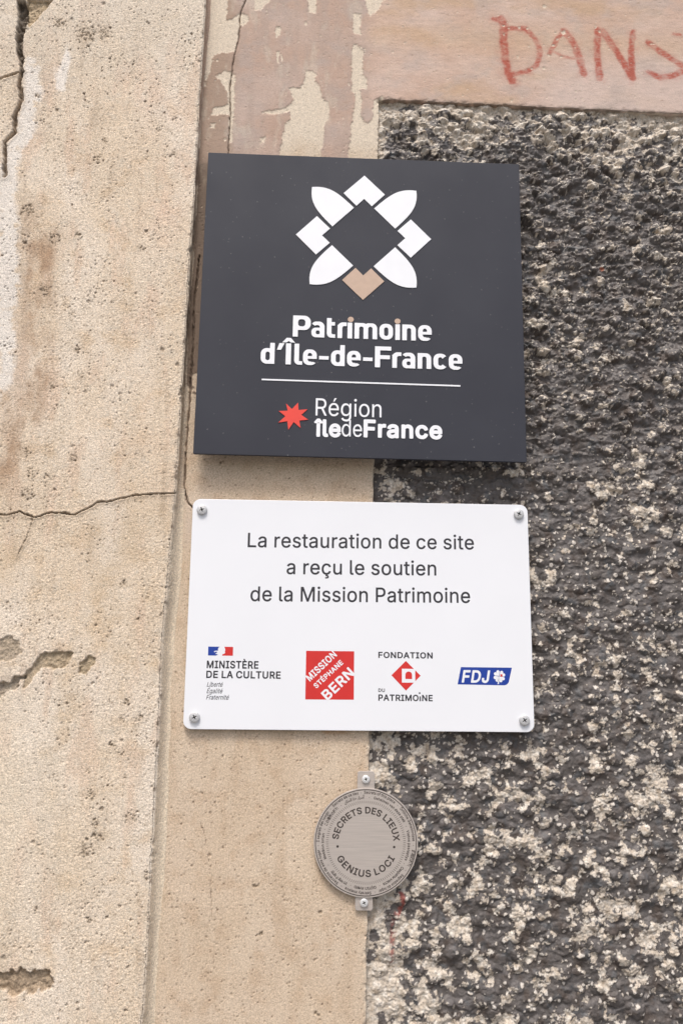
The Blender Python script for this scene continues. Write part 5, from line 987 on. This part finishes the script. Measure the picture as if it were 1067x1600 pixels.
# ------------------------------------------------------------------ dark square plaque
def dark_plaque():
    T = thing('dark_plaque', 'square anthracite heritage plaque with white petal emblem, above the white plaque', 'plaque', (-.0012, 0, .286), .0036)
    Yf = 18.0                                            # front face, mm in front of the wall
    sq = [(-149.1, -148.5), (149.1, -148.5), (149.1, 148.5), (-149.1, 148.5)]
    lp = []
    for (a, b), (c, d) in zip(sq, sq[1:] + sq[:1]):
        for k in range(4): lp.append((a + (c - a) * k / 4, b + (d - b) * k / 4))
    plate('panel', rrect(298.3, 297.0, .8, 3), Yf - 3.2, Yf, .25, M_DARK, T)
    # two hidden battens hold the panel off the wall
    for bx in (-70, 70): plate('spacer', [(a + bx, b) for a, b in rrect(30, 200, 1, 2)], -4, Yf - 3.2, .3, M_ZINC, T)
    L = .55
    cz = 66.3
    chev = [(0, 63.6), (-19.6, 44.4), (-7.3, 31.8), (0, 39.2), (7.3, 31.8), (19.6, 44.4)]
    def bez(p0, p1, p2, p3, n=14):
        return [tuple((1 - t) ** 3 * np.array(p0) + 3 * (1 - t) ** 2 * t * np.array(p1) + 3 * (1 - t) * t * t * np.array(p2) + t ** 3 * np.array(p3)) for t in np.linspace(0, 1, n)]
    side = bez((9.6, 29.6), (25.5, 45.5), (33.5, 51.5), (49.6, 49.6))
    pet = side + [(b, a) for a, b in side[::-1]][1:]
    pet = pet[::-1]
    for k in range(4):
        ca, sa = [(1, 0), (0, 1), (-1, 0), (0, -1)][k]
        rotp = lambda P: [(a * ca - b * sa, a * sa + b * ca + cz) for a, b in P]
        tan = k == 2
        raised('petal', fill(rotp(chev)), M_TAN if tan else M_LET, T, Yf, L, 'tan angled petal at the bottom of the emblem' if tan else None)
        raised('petal', fill(rotp(pet)), M_LET, T, Yf, L)
    tl = -.003
    p1 = line_of_text('Patr\u0131mo\u0131ne', -64.0, 63.8, -35.6, 20.6, 'title', tilt=tl)
    raised('lettering', p1, M_LET, T, Yf, L)
    for dx, dz in ((-11.0, -17.0), (32.2, -17.3)):
        raised('tittle', fill([(dx + 2.75 * math.cos(a), dz + 2.6 * math.sin(a)) for a in np.linspace(0, 2 * math.pi, 25)[:-1]]), M_TAN, T, Yf, L, 'tan dot over the letter i')
    p2 = line_of_text('d\u2019\u00cele-de-France', -92.4, 91.9, -62.7, 20.2, 'title', tilt=tl)
    raised('lettering', p2, M_LET, T, Yf, L)
    raised('rule', fill([(-90.8, -78.3), (89.9, -79.0), (89.9, -77.6), (-90.8, -76.9)]), M_LET, T, Yf, L * .8)
    raised('lettering', line_of_text('R\u00e9gion', -41.4, 18.0, -110.2, 16.2, tilt=-.002), M_LET, T, Yf, L * .7)
    raised('lettering', join(line_of_text('\u00eele', -42.4, -18.3, -129.2, 15.6, 'heavy'), line_of_text('de', -17.6, .6, -129.0, 15.4), line_of_text('France', 2.0, 73.0, -128.6, 16.0, 'heavy')), M_LET, T, Yf, L * .8)
    star = [(-74.2 + (a - 24) * .1385, -99.0 - (b - 78) * .1385 + .3) for a, b in [(68, 86), (107, 122), (146, 77), (150, 127), (208, 121), (169, 160), (214, 191), (157, 198), (166, 249), (121, 209), (88, 262), (79, 205), (22, 216), (66, 172), (22, 138), (80, 134)]]
    raised('star', fill(star[::-1]), M_RED, T, Yf, L)
    return T
dark_plaque()

# ------------------------------------------------------------------ white plaque
def white_plaque():
    T = thing('white_plaque', 'white rectangular plaque with four screws and a row of sponsor logos', 'plaque', (0, 0, 0), -.0023)
    Yf = 5.2
    plate('panel', rrect(300.8, 200.2, 7, 8), Yf - 2.6, Yf, .35, M_WHITE, T)
    plate('spacer', rrect(200, 120, 2, 2), -4, Yf - 2.6, .3, M_ZINC, T)
    y = Yf + .05
    t = .006
    raised('lettering', join(line_of_text('La restauration de ce site', -100.6, 101.0, 57.9, 12.9, 'medium', tilt=t),
                             line_of_text('a re\u00e7u le soutien', -65.7, 66.9, 34.2, 12.9, 'medium', tilt=t),
                             line_of_text('de la Mission Patrimoine', -96.8, 96.7, 10.1, 12.9, 'medium', tilt=t)), M_INK, T, y, label='three lines of black text')
    for (sx, sz), sp in zip(((-142.0, 89.9), (142.0, 91.2), (141.7, -90.1), (-140.9, -90.1)), (.35, -.45, .6, .5)):
        make_screw(T, sx, sz, Yf, 4.55, 2.9, M_ZINC, sp)
    # ministry: flag with a profile, two bold lines, three italic lines
    x0, x1, z0, z1 = -131.7, -110.3, -38.0, -30.4
    W, H = x1 - x0, z1 - z0
    f = lambda P: [(x0 + a * W, z0 + b * H) for a, b in P]
    raised('logo_flag', fill(f([(0, 0), (.33, 0), (.40, .10), (.36, .16), (.28, .20), (.33, .28), (.37, .36), (.33, .46), (.26, .36), (.23, .48), (.30, .55), (.40, .56), (.39, .72), (.41, .88), (.46, 1), (0, 1)])), M_BLUE, T, y, label='blue field of the small flag')
    raised('logo_flag', fill(f([(.57, 0), (1, 0), (1, 1), (.64, 1), (.67, .85), (.69, .62), (.67, .48), (.69, .36), (.66, .22), (.58, .16)])), M_PRED, T, y, label='red field of the small flag')
    raised('lettering', join(line_of_text('MINIST\u00c8RE', -132.4, -88.0, -48.6, 6.3, 'bold'), line_of_text('DE LA CULTURE', -132.5, -68.7, -56.9, 6.0, 'bold')), M_INK, T, y)
    raised('lettering', join(line_of_text('Libert\u00e9', -131.6, -118.0, -64.4, 3.9, 'medium', shear=.3), line_of_text('\u00c9galit\u00e9', -131.6, -118.0, -69.9, 3.9, 'medium', shear=.3), line_of_text('Fraternit\u00e9', -131.8, -112.4, -75.2, 3.9, 'medium', shear=.3)), M_INK, T, y, label='three lines of small italic text')
    # red square with three slanting lines
    raised('logo_square', fill([(-47.2, -74.3), (-5.5, -74.2), (-5.5, -32.9), (-47.2, -33.0)]), M_PRED, T, y)
    def slant(body, ax, az, bx, bz, cap):
        ln = math.hypot(bx - ax, bz - az)
        V, F = line_of_text(body, 0, ln, 0, cap, 'bold')
        a = math.atan2(bz - az, bx - ax); ca, sa = math.cos(a), math.sin(a)
        return np.stack([ax + V[:, 0] * ca - V[:, 1] * sa, az + V[:, 0] * sa + V[:, 1] * ca], -1), F
    q = lambda a, b: (-47.2 + (a - 713) * .1275, -33.0 - (b - 68) * .1262)
    raised('lettering', join(slant('MISSION', *q(742, 275), *q(924, 97), 6.0), slant('ST\u00c9PHANE', *q(786, 322), *q(968, 150), 4.3), slant('BERN', *q(862, 402), *q(1046, 222), 8.6)), M_WINK, T, y + .06, label='slanting white text on the red square')
    # diamond with an arched doorway
    raised('lettering', line_of_text('FONDATION', 15.5, 62.9, -38.2, 5.1, 'bold'), M_INK, T, y)
    raised('lettering', join(line_of_text('DU', 15.6, 21.2, -67.3, 2.9, 'bold'), line_of_text('PATRIMO\u0131NE', 15.6, 62.6, -74.6, 5.2, 'bold'),
                             fill([(51.3 + .75 * math.cos(a), -68.0 + .75 * math.sin(a)) for a in np.linspace(0, 6.283, 17)[:-1]])), M_INK, T, y)
    raised('logo_diamond', fill([(26.9, -53.1), (39.5, -66.0), (52.3, -53.2), (39.5, -40.6)]), M_PRED, T, y)
    raised('logo_square', fill([(36.0, -59.2), (47.6, -59.2), (47.6, -47.4), (36.0, -47.4)]), M_WINK, T, y + .06, label='white square on the red diamond')
    arch = [(44.8, -56.1), (44.8, -52.4)] + [(41.9 + 2.9 * math.cos(a), -52.4 + 2.7 * math.sin(a)) for a in np.linspace(.2, math.pi - .2, 9)] + [(39.0, -52.4), (39.0, -56.1)]
    raised('logo_arch', fill(arch), M_PRED, T, y + .12)
    # blue slanted badge
    bl = [(84.4, -60.2), (124.5, -60.6)] + [(124.5 + 4.9 * math.sin(a), -56.2 - 4.4 * math.cos(a)) for a in np.linspace(.2, 1.35, 7)] + [(132.2, -45.4), (87.5, -45.4)]
    raised('logo_badge', fill(bl), M_BLUE, T, y)
    raised('lettering', line_of_text('FDJ', 88.0, 113.0, -58.2, 10.3, 'bold', .18), M_WINK, T, y + .06, label='white slanting letters on the blue badge')
    def heart(cx, cz, ang, s):
        P = []
        for u in np.linspace(0, 2 * math.pi, 29)[:-1]:
            hx = 16 * math.sin(u) ** 3; hz = 13 * math.cos(u) - 5 * math.cos(2 * u) - 2 * math.cos(3 * u) - math.cos(4 * u) + 17
            hx *= s / 17; hz *= s / 17
            P.append((cx + hx * math.cos(ang) - hz * math.sin(ang), cz + hx * math.sin(ang) + hz * math.cos(ang)))
        return fill(P)
    cl = (121.0, -52.9)
    raised('logo_clover', join(*[heart(cl[0], cl[1], math.radians(a), 3.0) for a in (38, 128, 218, 308)], fill([(120.6, -53), (121.2, -53), (120.4, -59.6), (119.2, -59.6)])), M_WINK, T, y + .06, label='white four-leaf clover on the blue badge')
    raised('logo_clover', fill([(121.9, -53.3), (123.7, -53.3), (123.7, -51.2), (121.9, -51.2)]), M_PRED, T, y + .12, label='red middle of the clover')
    return T
white_plaque()

# ------------------------------------------------------------------ round steel medallion
def medallion():
    T = thing('medallion', 'round brushed steel medallion engraved with ring lettering, below the white plaque', 'medallion', (.0060, 0, -.1907), .004)
    R = 43.6
    Yf = 4.6
    disc = [(R * math.cos(a), R * math.sin(a)) for a in np.linspace(0, 2 * math.pi, 129)[:-1]]
    for z0, z1, xc in ((40.0, 57.2, -.4), (-53.8, -40.0, -1.0)):
        P = rrect(14.6, z1 - z0, 2.2, 4)
        tb = plate('mounting_tab', [(a + xc, b + (z0 + z1) / 2) for a, b in P], Yf - 3.0, Yf - 1.3, .2, M_STEEL, T)
    plate('disc', disc, Yf - 1.25, Yf, .22, M_STEEL, T)
    plate('spacer', [(a * .8, b * .8) for a, b in disc], -5, Yf - 1.25, .2, M_ZINC, T)
    make_screw(T, -.6, 50.6, Yf - 1.3, 3.35, 2.0, M_ZINCB, .3, .48, .15)
    make_screw(T, -1.0, -47.6, Yf - 1.3, 3.35, 2.0, M_ZINCB, .55, .48, .15)
    y = Yf + .04
    ring = lambda r: [(r * math.cos(a), r * math.sin(a)) for a in np.linspace(0, 2 * math.pi, 161)[:-1]]
    raised('engraved_ring', fill(ring(42.5), ring(41.8)[::-1]), M_ENGR, T, y)
    tick = []
    for k in range(120):
        a = 2 * math.pi * k / 120; ca, sa = math.cos(a), math.sin(a)
        P = [(31.2, -.16), (33.4, -.16), (33.4, .16), (31.2, .16)]
        tick.append((np.array([(r * ca - w_ * sa, r * sa + w_ * ca) for r, w_ in P]), [(0, 1, 2, 3)]))
    raised('tick_ring', join(*tick), M_ENGR, T, y)
    def arc(body, a0, a1, r, cap, face='regular', inward=False):
        """text round the disc from angle a0 to a1 (degrees), baseline radius r"""
        if all(ch in GLYPHS[face] for ch in body): V, F = set_line(body, face)
        else:                                            # other scripts: Blender's own built-in letters
            V, F = glyphs(body, .03); V = V / glyphs('H', .01)[0][:, 1].max()
        x = (V[:, 0] - V[:, 0].min()) / (V[:, 0].max() - V[:, 0].min())
        a = np.radians(a0 + (a1 - a0) * x)
        h = V[:, 1] * cap
        rr = r - h if inward else r + h
        return np.stack([rr * np.cos(a), rr * np.sin(a)], -1), F
    def dots(angs, r, s):
        return join(*[fill([(r * math.cos(math.radians(g)) + s * math.cos(u), r * math.sin(math.radians(g)) + s * math.sin(u)) for u in np.linspace(0, 6.283, 13)[:-1]]) for g in angs])
    raised('lettering', join(arc('SECRETS DES LIEUX', 175, 3, 23.2, 5.3, 'bold'), arc('GENIUS LOCI', 207, 333, 27.2, 5.4, 'bold', True), dots((188.5, 351.5), 23.9, 1.05)), M_ENGR, T, y, label='large engraved capitals in a circle')
    out = [('Secrets de ce lieu', 135, 100), ('Secrets of this place', 93, 53), ('\u00d6rtliche Geheimnisse', 44, 2), ('\u6b64\u5730\u7684\u79d8\u5bc6', -8, -28), ('Segredos do lugar', -39, -74), ('Sekrety miejsca', -83, -115), ('Secretos de este lugar', -125, -171), ('I segreti del luogo', 180, 143)]
    inn = [('\ufee5\ufe8e\ufedc\ufee4\ufedf\ufe8d \ufe8d\ufeac\ufeeb \ufead\ufe8d\ufeae\ufeb3\ufe83', 121, 92), ('Geheimen van deze plek', 80, 27), ('Vietos paslaptys', 16, -23), ('\u0421\u0435\u043a\u0440\u0435\u0442\u044b \u043c\u0435\u0441\u0442\u0430', -32, -66), ('\u05dd\u05d5\u05e7\u05de\u05d4 \u05ea\u05d5\u05d3\u05d5\u05e1', -76, -105), ('\u0909\u0938 \u091c\u0917\u0939 \u0915\u0947 \u0930\u0939\u0938\u094d\u092f', -115, -141), ('Mek\u00e2n\u0131n s\u0131rlar\u0131', -158, -191), ('\u3053\u306e\u5834\u6240\u306e\u79d8\u5bc6', 159, 131)]
    raised('lettering', join(*[arc(b, a0, a1, 39.0, 2.35, 'ring') for b, a0, a1 in out], dots((96.5, 48.5, -3, -33.5, -78.5, -120, 184.5, 139), 39.8, .32)), M_ENGR, T, y, label='outer ring of small text in many languages')
    raised('lettering', join(*[arc(b, a0, a1, 35.2, 2.25, 'ring') for b, a0, a1 in inn], dots((86, 21.5, -27.5, -71, -110, -149.5, 164, 126), 36.0, .32)), M_ENGR, T, y, label='inner ring of small text in many languages')
    return T
medallion()
